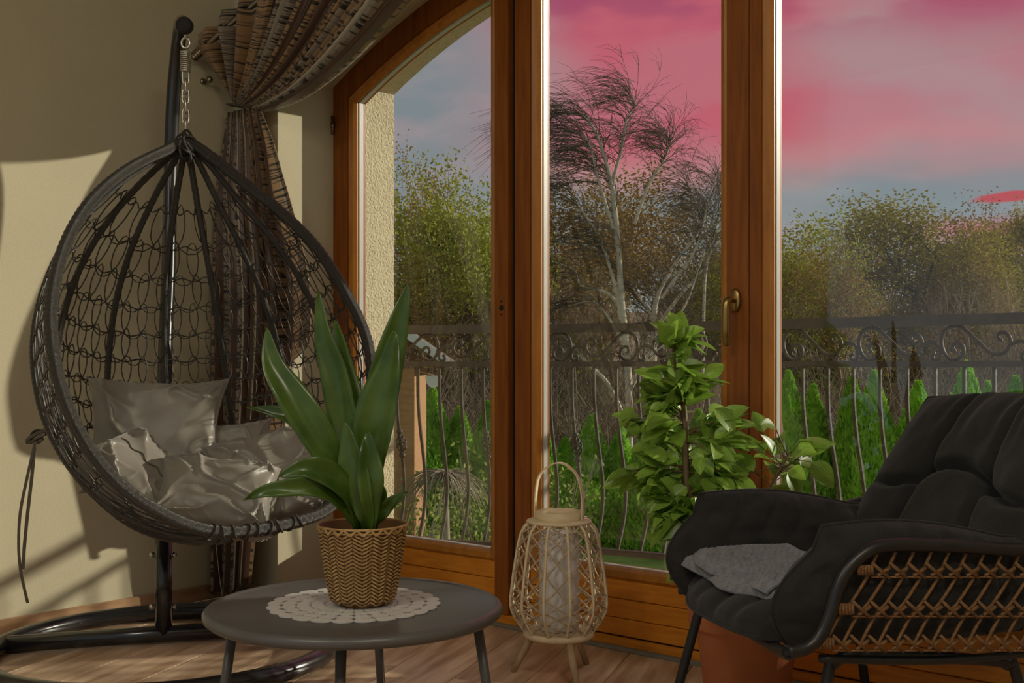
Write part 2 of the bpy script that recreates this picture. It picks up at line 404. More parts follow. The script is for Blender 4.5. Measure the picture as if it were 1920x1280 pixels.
def build_walls():
    # left wall
    m = MB(); m.box(W(UL - .1, (NR + NB + .3) / 2, ZC / 2), (U * .1, N * (NB + .3 - NR) / 2, Z * ZC / 2))
    tag(m.build('wall_left', 'paint', smooth=False), kind='structure')
    # window wall, inner leaf: jamb strips, arched head
    m = MB(); n0, n1 = NB, NW + .06
    def prism(us, zf_lo, zf_hi, n0, n1):
        vs = []; fs = []
        for u in us:
            for n in (n0, n1):
                vs += [W(u, n, zf_lo(u)), W(u, n, zf_hi(u))]
        for i in range(len(us) - 1):
            a, b = i * 4, i * 4 + 4
            fs += [(a, b, b + 1, a + 1), (a + 2, a + 3, b + 3, b + 2), (a, a + 2, b + 2, b), (a + 1, b + 1, b + 3, a + 3)]
        fs += [(0, 1, 3, 2), (len(vs) - 4, len(vs) - 2, len(vs) - 1, len(vs) - 3)]
        m.add(vs, fs)
    ZF = lambda z: (lambda u: z)
    prism([UL, UA], ZF(0), ZF(ZC), n0, n1)
    us = [UA + (UB - UA) * i / 40 for i in range(41)]
    prism(us, lambda u: arch(u), ZF(ZC), n0, n1)
    prism([UB, UR], ZF(0), ZF(ZC), n0, n1)
    tag(m.build('wall_window', 'paint', smooth=False), kind='structure')
    # outer leaf with coarse stucco, narrower opening
    m = MB(); n0, n1 = NW + .065, 3.125; ua, ub = UA + .113, UB - .113
    prism([UL - 1.6, ua], ZF(-2.2), ZF(ZC + .3), n0, n1)
    us = [ua + (ub - ua) * i / 40 for i in range(41)]
    prism(us, lambda u: arch(u, .06), ZF(ZC + .3), n0, n1)
    prism([ub, UR + .6], ZF(-2.2), ZF(ZC + .3), n0, n1)
    prism([ua, ub], ZF(-2.2), ZF(.0), n0, n1)
    tag(m.build('wall_facade', 'stucco', smooth=False), kind='structure')
    m = MB(); m.box(W(UR + .1, (NR + NB) / 2, ZC / 2), (U * .1, N * (NB - NR) / 2, Z * ZC / 2))
    tag(m.build('wall_right', 'paint', smooth=False), kind='structure')
    m = MB(); m.box(W((UL + UR) / 2, (NR + NW) / 2, ZC + .1), (U * (UR - UL + .3) / 2, N * (NW - NR + .2) / 2, Z * .1))
    tag(m.build('ceiling', 'ceiling_paint', smooth=False), kind='structure')
    # baseboards
    m = MB(); m.box(W(UL + .006, (NR + NB) / 2, .0285), (N * (NB - NR) / 2, U * .006, Z * .0285), .003)
    tag(m.build('baseboard_left', 'base_wood', smooth=False), kind='structure')
    m = MB(); m.box(W((UL + UA) / 2 + .006, NB - .006, .0285), (U * ((UA - UL) / 2 - .006), N * .006, Z * .0285), .003)
    tag(m.build('baseboard_window', 'base_wood', smooth=False), kind='structure')
    m = MB(); m.box(W((UA + UB) / 2, NW - .010, .005), (U * (UB - UA) / 2, N * .011, Z * .0055), .002)
    m.box(W((UA + UB) / 2, NW - .013, .012), (U * (UB - UA) / 2, N * .002, Z * .0015))
    tag(m.build('trim_1', 'alu', smooth=False), kind='structure')
build_walls()

def build_window():
    win = thing('window_1', W((UA + UB) / 2, NW, 0), kind='structure')
    def ring(outer, inner, n0, n1, chamfer=0):
        mb = MB(); k = len(outer); vs = []
        for pts, n in ((outer, n0), (inner, n0), (inner, n1), (outer, n1)):
            vs += [W(u, n, z) for u, z in pts]
        fs = []
        for a, b in ((0, 1), (1, 2), (2, 3), (3, 0)):
            for i in range(k):
                j = (i + 1) % k; fs.append((a * k + i, a * k + j, b * k + j, b * k + i))
        mb.add(vs, fs); return mb
    def outline(ua, ub, z0, off, ka=18):
        top = [(ub + (ua - ub) * i / ka, arch(ub + (ua - ub) * i / ka, off)) for i in range(ka + 1)]
        return [(ua, z0), (ub, z0)] + top
    # fixed outer frame behind the sashes
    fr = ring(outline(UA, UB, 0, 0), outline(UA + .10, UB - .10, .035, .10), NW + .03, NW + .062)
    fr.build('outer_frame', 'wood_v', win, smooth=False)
    m = MB(); m.box(W((UA + UB) / 2, NW + .025, .019), (U * (UB - UA) / 2, N * .024, Z * .019), .004); m.build('threshold', 'wood_h', win, smooth=False)
    sashes = [(UA + .001, -2.511, .083, .060, True), (-2.481, -1.609, .066, .070, False), (-1.606, UB - .001, .036, .083, True)]
    for k, (a, b, wl, wr, big) in enumerate(sashes):
        zb = .04; zg = .245
        offo, offi = .001, .086
        # stile and top-rail ring
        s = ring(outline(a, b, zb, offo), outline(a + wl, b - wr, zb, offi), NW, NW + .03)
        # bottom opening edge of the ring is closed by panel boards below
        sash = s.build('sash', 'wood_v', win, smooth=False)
        # horizontal boards of the bottom panel with recessed joints
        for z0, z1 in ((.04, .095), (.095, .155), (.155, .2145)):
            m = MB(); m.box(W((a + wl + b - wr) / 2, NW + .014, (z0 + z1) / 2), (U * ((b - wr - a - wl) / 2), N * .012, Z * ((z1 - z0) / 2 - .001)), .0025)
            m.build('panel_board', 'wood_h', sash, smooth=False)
        # rounded glazing bead all the way round
        bo, bi = outline(a + wl, b - wr, .2145, offi), outline(a + wl + .030, b - wr - .030, .2145 + .034, offi + .030)
        mid1 = [((p[0] * .75 + q[0] * .25), (p[1] * .75 + q[1] * .25)) for p, q in zip(bo, bi)]
        mid2 = [((p[0] * .25 + q[0] * .75), (p[1] * .25 + q[1] * .75)) for p, q in zip(bo, bi)]
        mb = MB(); n = len(bo); vs = []
        for pts, nn in ((bo, NW + .012), (bo, NW + .004), (mid1, NW - .002), (mid2, NW + .006), (bi, NW + .020), (bi, NW + .030), (bo, NW + .030)): vs += [W(u, nn, z) for u, z in pts]
        fs = []
        for q in range(6):
            for i in range(n):
                j = (i + 1) % n; fs.append((q * n + i, q * n + j, (q + 1) * n + j, (q + 1) * n + i))
        mb.add(vs, fs); mb.build('glazing_bead', 'wood_bead', sash, smooth=False)
        # pale spacer and glass
        sp = ring(outline(a + wl + .028, b - wr - .028, .2145 + .032, offi + .028), outline(a + wl + .033, b - wr - .033, .2145 + .037, offi + .033), NW + .030, NW + .050)
        sp.build('spacer', 'spacer', sash, smooth=False)
        go = outline(a + wl + .026, b - wr - .026, .2145 + .03, offi + .026)
        mb = MB(); n = len(go)
        mb.add([W(u, NW + .034, z) for u, z in go] + [W(u, NW + .038, z) for u, z in go], [tuple(range(n)), tuple(range(2 * n - 1, n - 1, -1))] + [(i, (i + 1) % n, n + (i + 1) % n, n + i) for i in range(n)])
        mb.build('glass_pane', 'glass', sash, smooth=False)
        # outer bead
        ob = ring(outline(a + wl, b - wr, .04, offi), outline(a + wl + .032, b - wr - .032, .2145 + .036, offi + .032), NW + .0505, NW + .062)
        ob.build('outer_bead', 'wood_v', sash, smooth=False)
        if k == 0:
            # lock holes of the missing handle
            for py, r in ((565, .004), (577, .010), (589.5, .004)):
                p = on_n(940, py, NW); m = MB(); m.tube([p - N * .0006, p + N * .01], r, 14); m.build('lock_hole', 'rubber', sash)
            for zz in (1.80, .42):
                m = MB(); m.bar(W(UA + .004, NW - .006, zz - .035), W(UA + .004, NW - .006, zz + .035), .007, 10); m.bar(W(UA + .004, NW - .006, zz - .012), W(UA + .004, NW - .006, zz + .012), .0095, 10)
                m.build('hinge', 'nickel', sash)
        if k == 1:
            # lever handle on the right stile
            c = on_n(1381, 563, NW)
            m = MB(); pts = [c + U * (.0165 * math.cos(t)) + Z * (.034 * math.sin(t) * (1.0)) for t in [2 * PI * i / 20 for i in range(20)]]
            m.add([p - N * .0 for p in pts] + [p - N * .010 for p in pts] + [c + (p - c) * .8 - N * .013 for p in pts], [tuple(range(20))] + [(i, (i + 1) % 20, 20 + (i + 1) % 20, 20 + i) for i in range(20)] + [(20 + i, 20 + (i + 1) % 20, 40 + (i + 1) % 20, 40 + i) for i in range(20)] + [tuple(range(40, 60))])
            h = m.build('handle', 'brass', sash); tag(h, 'brass coloured lever handle')
            m = MB(); L_ = catmull([c - N * .008, c - N * .042, c - N * .056 - Z * .012 - U * .002, c - N * .058 - Z * .055 - U * .002, c - N * .056 - Z * .105 - U * .003, c - N * .050 - Z * .128 - U * .003], 5)
            m.tube(L_, [.0085 if i < 6 else (.0115 if i < 20 else .0095) for i in range(len(L_))], 10); m.build('lever', 'brass', h)
    # black strips standing in for the shade in the gaps between the sashes
    for u0, u1 in ((-2.511, -2.481), (-1.609, -1.606)):
        m = MB(); zt = arch((u0 + u1) / 2, .01)
        m.box(W((u0 + u1) / 2, NW + .030, zt / 2 + .02), (U * ((u1 - u0) / 2 + .02), N * .006, Z * (zt / 2 - .02))); m.build('gap_shade', 'rubber', win, smooth=False)
build_window()

# ------------------------------------------------------------------ outside: balcony, lawn, hedge, trees
def build_balcony():
    # bowed edge of the balcony in (u, n)
    edge = catmull([(UL - 1.2, 3.13, 0), (-4.15, 3.40, 0), (-3.61, 3.66, 0), (-3.2, 3.85, 0), (-2.88, 3.955, 0), (-2.5, 4.03, 0), (-2.12, 4.062, 0), (-1.6, 4.065, 0), (-1.19, 4.06, 0), (-.6, 4.04, 0), (0, 3.97, 0), (.6, 3.80, 0), (1.2, 3.5, 0), (1.8, 3.13, 0)], 10)
    path = [W(p.x, p.y, 0) for p in edge]
    cum = [0]
    for i in range(1, len(path)): cum.append(cum[-1] + (path[i] - path[i - 1]).length)
    def at(s):
        s = max(0, min(cum[-1] - 1e-6, s)); i = 0
        while cum[i + 1] < s: i += 1
        t = (s - cum[i]) / (cum[i + 1] - cum[i]); p = path[i].lerp(path[i + 1], t); d = (path[i + 1] - path[i]).normalized()
        return p, d, Vector((-d.y, d.x, 0))
    # slab
    m = MB(); k = len(path); out = []
    for i, p in enumerate(path):
        q, d, o = at(cum[i]); out.append(p + (o if o.dot(N) > 0 else -o) * .10)
    inn = [W(edge[i].x, 3.126, 0) for i in range(k)]
    vs = [p + Z * -.035 for p in out] + [p + Z * -.035 for p in inn] + [p + Z * -.22 for p in out] + [p + Z * -.22 for p in inn]
    fs = []
    for i in range(k - 1): fs += [(i, i + 1, k + i + 1, k + i), (2 * k + i, 3 * k + i, 3 * k + i + 1, 2 * k + i + 1), (i, 2 * k + i, 2 * k + i + 1, i + 1), (k + i, k + i + 1, 3 * k + i + 1, 3 * k + i)]
    m.add(vs, fs); sl = tag(m.build('floor_balcony', 'stucco', smooth=False), kind='structure')
    # sill tiles seen just past the glass
    x = -3.27
    while x < -.75:
        m = MB(); m.box(W(x + .125, 3.06, .012), (U * .1235, N * .105, Z * .012), .003); m.build('sill_tile', 'tile', sl, smooth=False); x += .25
    # deck tiles
    x = -3.7
    while x < .9:
        for n0 in (3.17, 3.42, 3.67):
            ee = at_n(edge, x + .125)
            n1 = min(n0 + .247, ee - .03)
            if n1 - n0 < .05: continue
            m = MB(); m.box(W(x + .125, (n0 + n1) / 2, -.024), (U * .1235, N * (n1 - n0) / 2, Z * .011), .003); m.build('floor_tile', 'tile', sl, smooth=False)
        x += .25
    # railing
    r = thing('balcony_railing', W(-2.1, 4.06, -.035), 'dark wrought-iron balcony railing with scrollwork and bellied bars', 'railing')
    ZT, ZS, ZB = 1.055, .893, .098
    def rail(name, zc, hw, hh, s0=.7, s1=cum[-1] - .7, mname='iron'):
        m = MB(); ss = [s0 + (s1 - s0) * i / 90 for i in range(91)]; vs = []; fs = []
        for s in ss:
            p, d, o = at(s)
            for a, b in ((-hw, -hh), (hw, -hh), (hw, hh), (-hw, hh)): vs.append(p + o * a + Z * (zc + b))
        for i in range(90):
            for q in range(4): fs.append((i * 4 + q, i * 4 + (q + 1) % 4, i * 4 + 4 + (q + 1) % 4, i * 4 + 4 + q))
        fs += [(0, 1, 2, 3), (363, 362, 361, 360)]
        m.add(vs, fs); m.build(name, mname, r, smooth=False)
    rail('hand_rail', ZT - .019, .021, .019); rail('middle_rail', ZS - .011, .016, .011); rail('bottom_rail', ZB - .012, .016, .012)
    # arc positions of features seen in the photograph
    def s_at_px(px):
        best = None
        for i in range(1, 1500):
            s = cum[-1] * i / 1500; p, d, o = at(s)
            if p.y < 1: continue
            e = abs(960 + F * p.x / p.y - px)
            if best is None or e < best[0]: best = (e, s)
        return best[1]
    sR = s_at_px(1469)                       # first right-facing scroll
    LEN = .305; sp = LEN / 3
    # belly bars
    prof = catmull([(0, ZS - .02, 0), (0, .80, 0), (.004, .72, 0), (.03, .60, 0), (.075, .47, 0), (.105, .36, 0), (.105, .28, 0), (.075, .19, 0), (.03, .12, 0), (.012, ZB - .02, 0)], 4)
    bm = MB(); bm.tube([Vector((0, p.x, p.y)) for p in prof], .0085, 4); bme = bm.mesh('baluster', False); bme.materials.append(MATS['iron'])
    bk = MB()
    for q in range(4):
        bk.tube([Vector((.024 * math.sin(PI * t) * math.cos(2 * PI * t * .9 + q * PI / 2), .05 + .03 * (1 - t) - .0 + .024 * math.sin(PI * t) * math.sin(2 * PI * t * .9 + q * PI / 2), .47 + .10 * t)) for t in [i / 12 for i in range(13)]], .0042, 5)
    for zz, yy in ((.465, .078), (.575, .040)):
        bk.lathe([(.008, -.011), (.015, -.006), (.015, .006), (.008, .011)], (0, yy, zz), 10)
    bkm = bk.mesh('basket_twist')
    s = sR - .02
    i0 = int((s - .75) / sp); basket0 = s_at_px(1090)
    for i in range(-i0, int((cum[-1] - .75 - s) / sp)):
        si = s + i * sp; p, d, o = at(si)
        if o.dot(N) < 0: o = -o
        M = Matrix(((d.x, o.x, 0, p.x), (d.y, o.y, 0, p.y), (0, 0, 1, 0), (0, 0, 0, 1)))
        b = put('baluster', bme, None, r, M)
        q = round((si - basket0) / sp)
        if si < sR - .15 and q % 4 == 0: put('basket_twist', bkm, 'iron', b, M)
    # scrolls
    S1 = [(430, 832), (415, 808), (425, 786), (450, 783), (472, 805), (472, 845), (440, 870), (405, 873), (370, 840), (352, 780), (365, 725), (400, 697), (440, 692), (480, 710), (560, 785), (610, 832), (650, 846), (690, 838), (718, 800), (720, 765), (700, 735), (675, 730), (657, 745), (663, 765), (680, 772)]
    C1 = [(722, 797), (745, 785), (775, 778), (805, 790), (825, 825), (823, 858), (805, 876), (785, 868), (783, 846), (797, 836)]
    zlo, zhi = ZS, ZT - .040
    def scroll(base, pts, sgn):
        w = []
        for p in catmull([(a, b, 0) for a, b in pts], 4):
            q, d, o = at(base + sgn * (p.x - 350) / 478 * LEN)
            w.append(q + Z * (zlo + (880 - p.y) / 190 * (zhi - zlo)))
        m = MB(); m.tube(w, .0068, 6); m.build('scroll', 'iron', r)
    k = 0
    while sR + k * LEN + LEN < cum[-1] - .8: scroll(sR + k * LEN, S1, 1); scroll(sR + k * LEN, C1, 1); k += 1
    sL = s_at_px(1325)
    k = 0
    while sL - k * LEN - LEN > .8: scroll(sL - k * LEN, S1, -1); scroll(sL - k * LEN, C1, -1); k += 1
def at_n(edge, u):
    for i in range(len(edge) - 1):
        if edge[i].x <= u <= edge[i + 1].x:
            t = (u - edge[i].x) / (edge[i + 1].x - edge[i].x + 1e-9); return edge[i].y + (edge[i + 1].y - edge[i].y) * t
    return 3.13
build_balcony()

GZ = -2.0                                         # lawn level below the balcony
def build_outside():
    m = MB()
    def gfn(a, b):
        x = -70 + 190 * a; y = 3.2 + 140 * b ** 1.6
        z = GZ + .25 * noise.noise(Vector((x * .12, y * .12, 0))) + max(0, y - 24) * .012
        return Vector((x, y, z))
    m.grid(gfn, 60, 60); tag(m.build('ground_lawn', 'grass', fix=False), kind='structure')
    m = MB(); m.grid(lambda a, b: Vector((-60 + 190 * a, 68 + 70 * b, GZ + .2 + 9.0 * (b ** .8) + 1.2 * noise.noise(Vector((a * 14, b * 5, 3))))), 60, 12); tag(m.build('ground_hill', 'undergrowth', fix=False), kind='structure')

    # ---------- generic branching tree (built around the origin)
    def grow(mb, tips, p, d, ln, r, lv, mx, pr):
        seg = 4 if lv < mx - 1 else 3; pts = [p.copy()]; rs = [r]; q = p.copy(); dd = d.copy()
        for i in range(seg):
            dd = (dd + Vector((ru(-1, 1), ru(-1, 1), ru(-1, 1))) * pr['wig'] + Z * pr['up'] * (1 if lv < pr.get('droop_from', 9) else -pr['droop']) + pr['wind'] * (lv / mx)).normalized()
            q = q + dd * (ln / seg); pts.append(q.copy()); rs.append(r * (1 - (i + 1) / seg * pr['taper']))
        mb.tube(pts, rs, 6 if lv == 0 else (4 if lv == 1 else 3), caps=False)
        if lv >= pr['tipfrom']: tips += [(pts[-1], dd), (pts[len(pts) // 2], dd)]
        if lv >= mx: return
        n = pr['kids'][min(lv, len(pr['kids']) - 1)]
        for i in range(n):
            t = pr['t0'] + (1 - pr['t0']) * (i + R()) / n if lv == 0 else .25 + .75 * (i + R()) / n
            f = t * seg; k = min(int(f), seg - 1); bp = pts[k].lerp(pts[k + 1], f - k)
            ax = dd.orthogonal(); ax.rotate(Matrix.Rotation(ru(0, 2 * PI), 3, dd)); sp = math.radians(ru(*pr['spread']))
            nd = (pts[k + 1] - pts[k]).normalized(); nd.rotate(Matrix.Rotation(sp, 3, ax))
            grow(mb, tips, bp, nd, ln * ru(*pr['lr']) * (1 - .35 * t if lv == 0 else 1), rs[k] * pr['rr'], lv + 1, mx, pr)
    def leaves(tips, per, spread, size, cond=None):
        mb = MB()
        for (p, d) in tips:
            if cond and not cond(p): continue
            for _ in range(per):
                c = p + Vector((ru(-1, 1), ru(-1, 1), ru(-.8, .8))) * spread
                a = Vector((ru(-1, 1), ru(-1, 1), ru(-.6, .6))).normalized() * size * ru(.6, 1.3); b = a.cross(Vector((ru(-1, 1), ru(-1, 1), ru(-1, 1)))).normalized() * size * .55
                o = len(mb.v); mb.v += [tuple(c - a), tuple(c + b), tuple(c + a), tuple(c - b)]; mb.f.append((o, o + 1, o + 2, o + 3))
        return mb
    base = dict(wig=.16, up=.05, droop=0, wind=Vector((0, 0, 0)), taper=.6, tipfrom=3, kids=[7, 4, 4, 3], t0=.35, spread=(30, 60), lr=(.5, .72), rr=.55)
    def proto(name, h, mx, leafm=None, per=0, spr=.5, size=.14, r=.22, bark='bark_dark', trunk=.55, cond=None, **kw):
        pr = dict(base); pr.update(kw); mb = MB(); tips = []
        grow(mb, tips, Vector((0, 0, -.3)), Vector((ru(-.05, .05), ru(-.05, .05), 1)).normalized(), h * trunk, r, 0, mx, pr)
        me = mb.mesh(name + '_wood', True, False); me.materials.append(MATS[bark]); le = None
        if leafm: le = leaves(tips, per, spr, size, cond).mesh(name + '_leaves', False, False); le.materials.append(MATS[leafm])
        return me, le
    random.seed(21)
    oak = proto('oak', 10.5, 4, 'oak_leaf', 22, .60, .085, r=.30, kids=[9, 5, 4, 3], t0=.16, spread=(35, 70), trunk=.62, tipfrom=3, lr=(.52, .74))
    grn = proto('green', 9.5, 4, 'green_leaf', 15, .60, .085, r=.22, kids=[8, 4, 4, 3], t0=.18, spread=(30, 60), trunk=.62)
    rst = proto('rust', 9, 4, 'rust_leaf', 8, .5, .08, r=.20, bark='twig_brown', kids=[9, 4, 4, 3], t0=.15, spread=(22, 50), trunk=.66)
    br1 = proto('bare1', 10, 4, r=.17, bark='twig_brown', kids=[11, 5, 4, 4], t0=.14, spread=(18, 45), trunk=.72, up=.10)
    br2 = proto('bare2', 10, 4, r=.15, bark='twig_brown', kids=[12, 5, 5, 3], t0=.10, spread=(20, 48), trunk=.72, up=.12)
    br3 = proto('bare3', 11, 5, r=.20, bark='bark_dark', kids=[7, 4, 4, 3, 3], t0=.35, spread=(22, 45), trunk=.60, up=.08)
    pal = proto('paleleaf', 9, 4, 'green_leaf', 1, .4, .09, r=.14, bark='twig_brown', kids=[11, 4, 4, 3], t0=.15, spread=(22, 45), trunk=.70, up=.1)
    def tree(kind, name, px, d, h, h0, sx=1.0, label=None, group=None, rot=None, cat='tree'):
        me, le = kind
        x = (px - 960) / F * d; s = h / h0
        e = thing(name, (x, d, GZ + max(0, d - 24) * .012), label, cat, group)
        e.rotation_euler = (0, 0, ru(0, 6.28) if rot is None else rot); e.scale = (s * sx, s * sx, s)
        for nm, q in (('trunk_and_branches', me), ('foliage', le)):
            if q is None: continue
            o = bpy.data.objects.new(nm, q); COL.objects.link(o); o.parent = e
            if nm == 'foliage': o['kind'] = 'stuff'
    def top(py, d): return EYE - (py - HOR) * d / F - GZ - max(0, d - 24) * .012
    # distinct trees seen through the panes: (kind, name, px, distance, top row, width factor, label)
    tree(oak, 'oak_tree', 1715, 46, top(400, 46), 9.3, 1.22, 'broad rounded oak with olive-brown leaves behind the right pane', rot=.6)
    tree(grn, 'leafy_tree', 1480, 42, top(440, 42), 8.6, .95, 'yellow-green leafy tree just right of the handle post', rot=1.4)
    tree(br3, 'bare_tree', 1535, 60, top(395, 60), 9.8, .62, 'slender grey bare tree rising between the green tree and the oak', rot=.3)
    tree(rst, 'leafy_tree', 1290, 44, top(385, 44), 8.2, .95, 'dark rust-leaved tree to the right of the pale birch', rot=2.0)
    tree(grn, 'leafy_tree', 1352, 48, top(420, 48), 8.6, .6, 'narrow olive-green tree half hidden by the handle post', rot=4.4)
    tree(br3, 'bare_tree', 828, 50, top(318, 50), 9.8, .95, 'tall dome-crowned bare tree in the left pane', rot=2.2)
    tree(grn, 'leafy_tree', 895, 40, top(330, 40), 8.6, .72, 'green leafy tree against the left edge of the wide post', rot=.2)
    tree(grn, 'leafy_tree', 800, 44, top(395, 44), 8.6, .80, 'olive-green tree below the dome-crowned bare tree', rot=3.1)
    tree(rst, 'leafy_tree', 745, 46, top(385, 46), 8.2, .7, 'thin rust-leaved tree beside the stucco reveal', rot=5.0)
    tree(rst, 'leafy_tree', 1050, 50, top(395, 50), 8.2, .85, 'dark rust-leaved tree left of the pale birch', rot=.9)
    tree(rst, 'leafy_tree', 1125, 54, top(405, 54), 8.2, .8, 'dark rust-leaved tree directly behind the birch trunk', rot=3.9)
    tree(oak, 'leafy_tree', 1915, 52, top(400, 52), 9.3, .55, 'dark olive tree cut by the right edge of the view', rot=3.3)
    tree(br1, 'bare_tree', 1880, 50, top(440, 50), 9.4, .6, 'bare grey tree between the oak and the right edge', rot=1.1)
    tree(pal, 'sparse_tree', 1585, 38, top(470, 38), 8.3, .7, 'thin pale-leaved tree in front of the oak, on its left', rot=2.6)
    random.seed(5)
    for i in range(44):
        px = 470 + 1720 * (i + ru(.1, .9)) / 44; d = ru(50, 66) if i % 2 else ru(36, 46)
        k, h0 = random.choice([(br1, 9.4), (br2, 9.4), (br1, 9.4), (br2, 9.4), (pal, 8.3), (rst, 8.2)])
        hi = ru(440, 505) if d > 48 else ru(490, 560)
        tree(k, 'woodland_tree', px, d, top(hi, d), h0, ru(.75, 1.1), *wood_label(px))
    # brushwood between the trunks: nobody could count it
    random.seed(9); mb = MB()
    for i in range(9500):
        px = ru(450, 2200); d = ru(26, 70); x = (px - 960) / F * d; h = ru(.8, 3.6); b = Vector((x, d, GZ + max(0, d - 24) * .012 - .1)); t = Vector((ru(-.5, .5), ru(-.3, .3), 1)).normalized()
        mid = b + t * h * .55 + Vector((ru(-.1, .1), 0, 0)); mb.tube([b, mid, mid + (t + Vector((ru(-.6, .6), 0, 0))).normalized() * h * .45], [.022, .015, .005], 3, caps=False)
        for _ in range(3):
            q = b.lerp(mid, ru(.4, 1)); mb.tube([q, q + Vector((ru(-.6, .6), ru(-.4, .4), ru(.3, .9))) * h * .4], [.012, .004], 3, caps=False)
    tag(mb.build('brushwood', 'undergrowth', fix=False), 'brown brushwood filling the space between the woodland trunks', 'undergrowth', kind='stuff')

    # ---------- pale birch with wind-blown twigs
    random.seed(33)
    def birch(pxs, d, label, scale_r=1.0):
        bx = (pxs - 960) / F * d
        e = thing('birch_tree', (bx, d, GZ), label, 'tree')
        wood = MB(); twig = MB(); lf = MB()
        def limb(pts, r0, r1, ntw, twlen, wind):
            w = [P(a, b, d + dd) for a, b, dd in pts]; c = catmull(w, 6)
            k = len(c); wood.tube(c, [(r0 + (r1 - r0) * i / (k - 1)) * scale_r for i in range(k)], 6, caps=False)
            for _ in range(ntw):
                i = int(k * ru(.30, .98)); i = min(i, k - 2); p = c[i]; dr = (c[i + 1] - c[i]).normalized()
                q = [p]; v = (dr * .7 + Vector((ru(-1, 1) + wind * .35, ru(-.7, .7), ru(.1, .9)))).normalized(); L_ = ru(.5, 1.2) * twlen
                for s in range(5):
                    v = (v + Vector((wind * .20, 0, -.17)) + Vector((ru(-.22, .22), ru(-.2, .2), ru(-.16, .16)))).normalized(); q.append(q[-1] + v * L_ / 5)
                twig.tube(q, [.011, .0085, .0065, .005, .004, .003], 3, caps=False)
                for _ in range(7):
                    j = random.randint(1, 5); v2 = (q[j] - q[j - 1]).normalized() + Vector((ru(-.6, .6) + wind * .5, ru(-.5, .5), ru(-.7, .3))); a = q[j]
                    b = a + v2.normalized() * L_ * .3; cc = b + (v2 + Vector((wind * .4, 0, -.6))).normalized() * L_ * .3
                    twig.tube([a, b, cc], [.0055, .0042, .0028], 3, caps=False)
                if R() < .6 and p.z < 3.2:
                    for _ in range(2):
                        cpt = random.choice(q) + Vector((ru(-.08, .08), ru(-.08, .08), ru(-.08, .08))); s = .035
                        o = len(lf.v); lf.v += [tuple(cpt + Vector((-s, 0, 0))), tuple(cpt + Vector((0, 0, -s * .6))), tuple(cpt + Vector((s, .01, 0))), tuple(cpt + Vector((0, 0, s * .6)))]; lf.f.append((o, o + 1, o + 2, o + 3))
        return e, wood, twig, lf, limb
    e, wood, twig, lf, limb = birch(1178, 27, 'pale multi-stemmed birch with wind-blown twigs standing against the pink sky')
    limb([(1180, 900, 0), (1178, 700, 0), (1165, 560, 0), (1160, 470, 0), (1150, 370, 0), (1135, 300, 0), (1115, 245, 0), (1090, 215, 0), (1062, 212, 0)], .105, .012, 90, 1.5, -.9)
    limb([(1160, 480, 0), (1148, 360, .3), (1165, 280, .3), (1175, 225, .3), (1190, 195, .3), (1180, 178, .3)], .06, .008, 60, 1.1, -.7)
    limb([(1150, 430, 0), (1120, 330, -.2), (1100, 260, -.2), (1060, 245, -.2)], .045, .008, 60, 1.5, -1.0)
    limb([(1228, 900, .5), (1226, 640, .5), (1232, 560, .5), (1262, 500, .5), (1305, 440, .5), (1325, 395, .5)], .085, .018, 45, 1.0, -.4)
    limb([(1190, 420, .2), (1215, 350, .2), (1245, 300, .2), (1255, 268, .2), (1248, 255, .2)], .045, .008, 60, 1.0, -.5)
    limb([(1240, 560, .4), (1268, 520, .4), (1300, 475, .4), (1318, 420, .4), (1330, 370, .4), (1345, 325, .4)], .05, .010, 40, .9, -.4)
    limb([(1165, 600, 0), (1155, 545, 0), (1140, 490, 0), (1120, 440, 0), (1085, 385, 0), (1062, 345, 0)], .06, .012, 60, 1.3, -.9)
    limb([(1170, 590, .1), (1140, 550, .1), (1090, 535, .1), (1075, 505, .1), (1030, 490, .1)], .05, .010, 30, .9, -.6)
    limb([(1168, 640, 0), (1130, 580, 0), (1105, 565, 0), (1060, 575, 0)], .04, .008, 25, .8, -.6)
    limb([(1228, 620, .5), (1270, 560, .5), (1305, 520, .5), (1330, 480, .5), (1340, 440, .5)], .055, .010, 30, .9, -.3)
    limb([(1228, 600, .5), (1200, 560, .5), (1180, 530, .5)], .035, .008, 15, .7, -.4)
    limb([(1178, 800, 0), (1140, 720, -.3), (1100, 680, -.3), (1060, 630, -.3), (1020, 598, -.3)], .06, .02, 22, .9, -.4)
    limb([(1180, 720, .1), (1220, 660, .1), (1260, 610, .1), (1290, 560, .1), (1322, 470, .1)], .055, .012, 30, .9, -.3)
    limb([(1178, 740, 0), (1205, 690, -.2), (1240, 650, -.2), (1290, 630, -.2)], .04, .010, 20, .8, -.3)
    wood.build('limbs', 'bark_birch', e, fix=False); tag(twig.build('twigs', 'twig_birch', e, fix=False), kind='stuff'); tag(lf.build('last_leaves', 'yellow_leaf', e, smooth=False, fix=False), kind='stuff')
    random.seed(34)
    e, wood, twig, lf, limb = birch(1330, 34, 'thin pale birch stem leaning right, behind the ficus')
    limb([(1315, 900, 0), (1320, 560, 0), (1330, 470, 0), (1338, 400, 0), (1345, 350, 0)], .06, .012, 50, 1.2, -.3)
    limb([(1330, 480, 0), (1318, 420, 0), (1300, 370, 0), (1285, 345, 0)], .035, .01, 40, 1.1, -.4)
    limb([(1334, 450, 0), (1350, 400, 0), (1356, 345, 0)], .03, .01, 30, 1.0, .2)
    wood.build('limbs', 'bark_birch', e, fix=False); tag(twig.build('twigs', 'twig_birch', e, fix=False), kind='stuff')

    # ---------- thuja hedge
    random.seed(44)
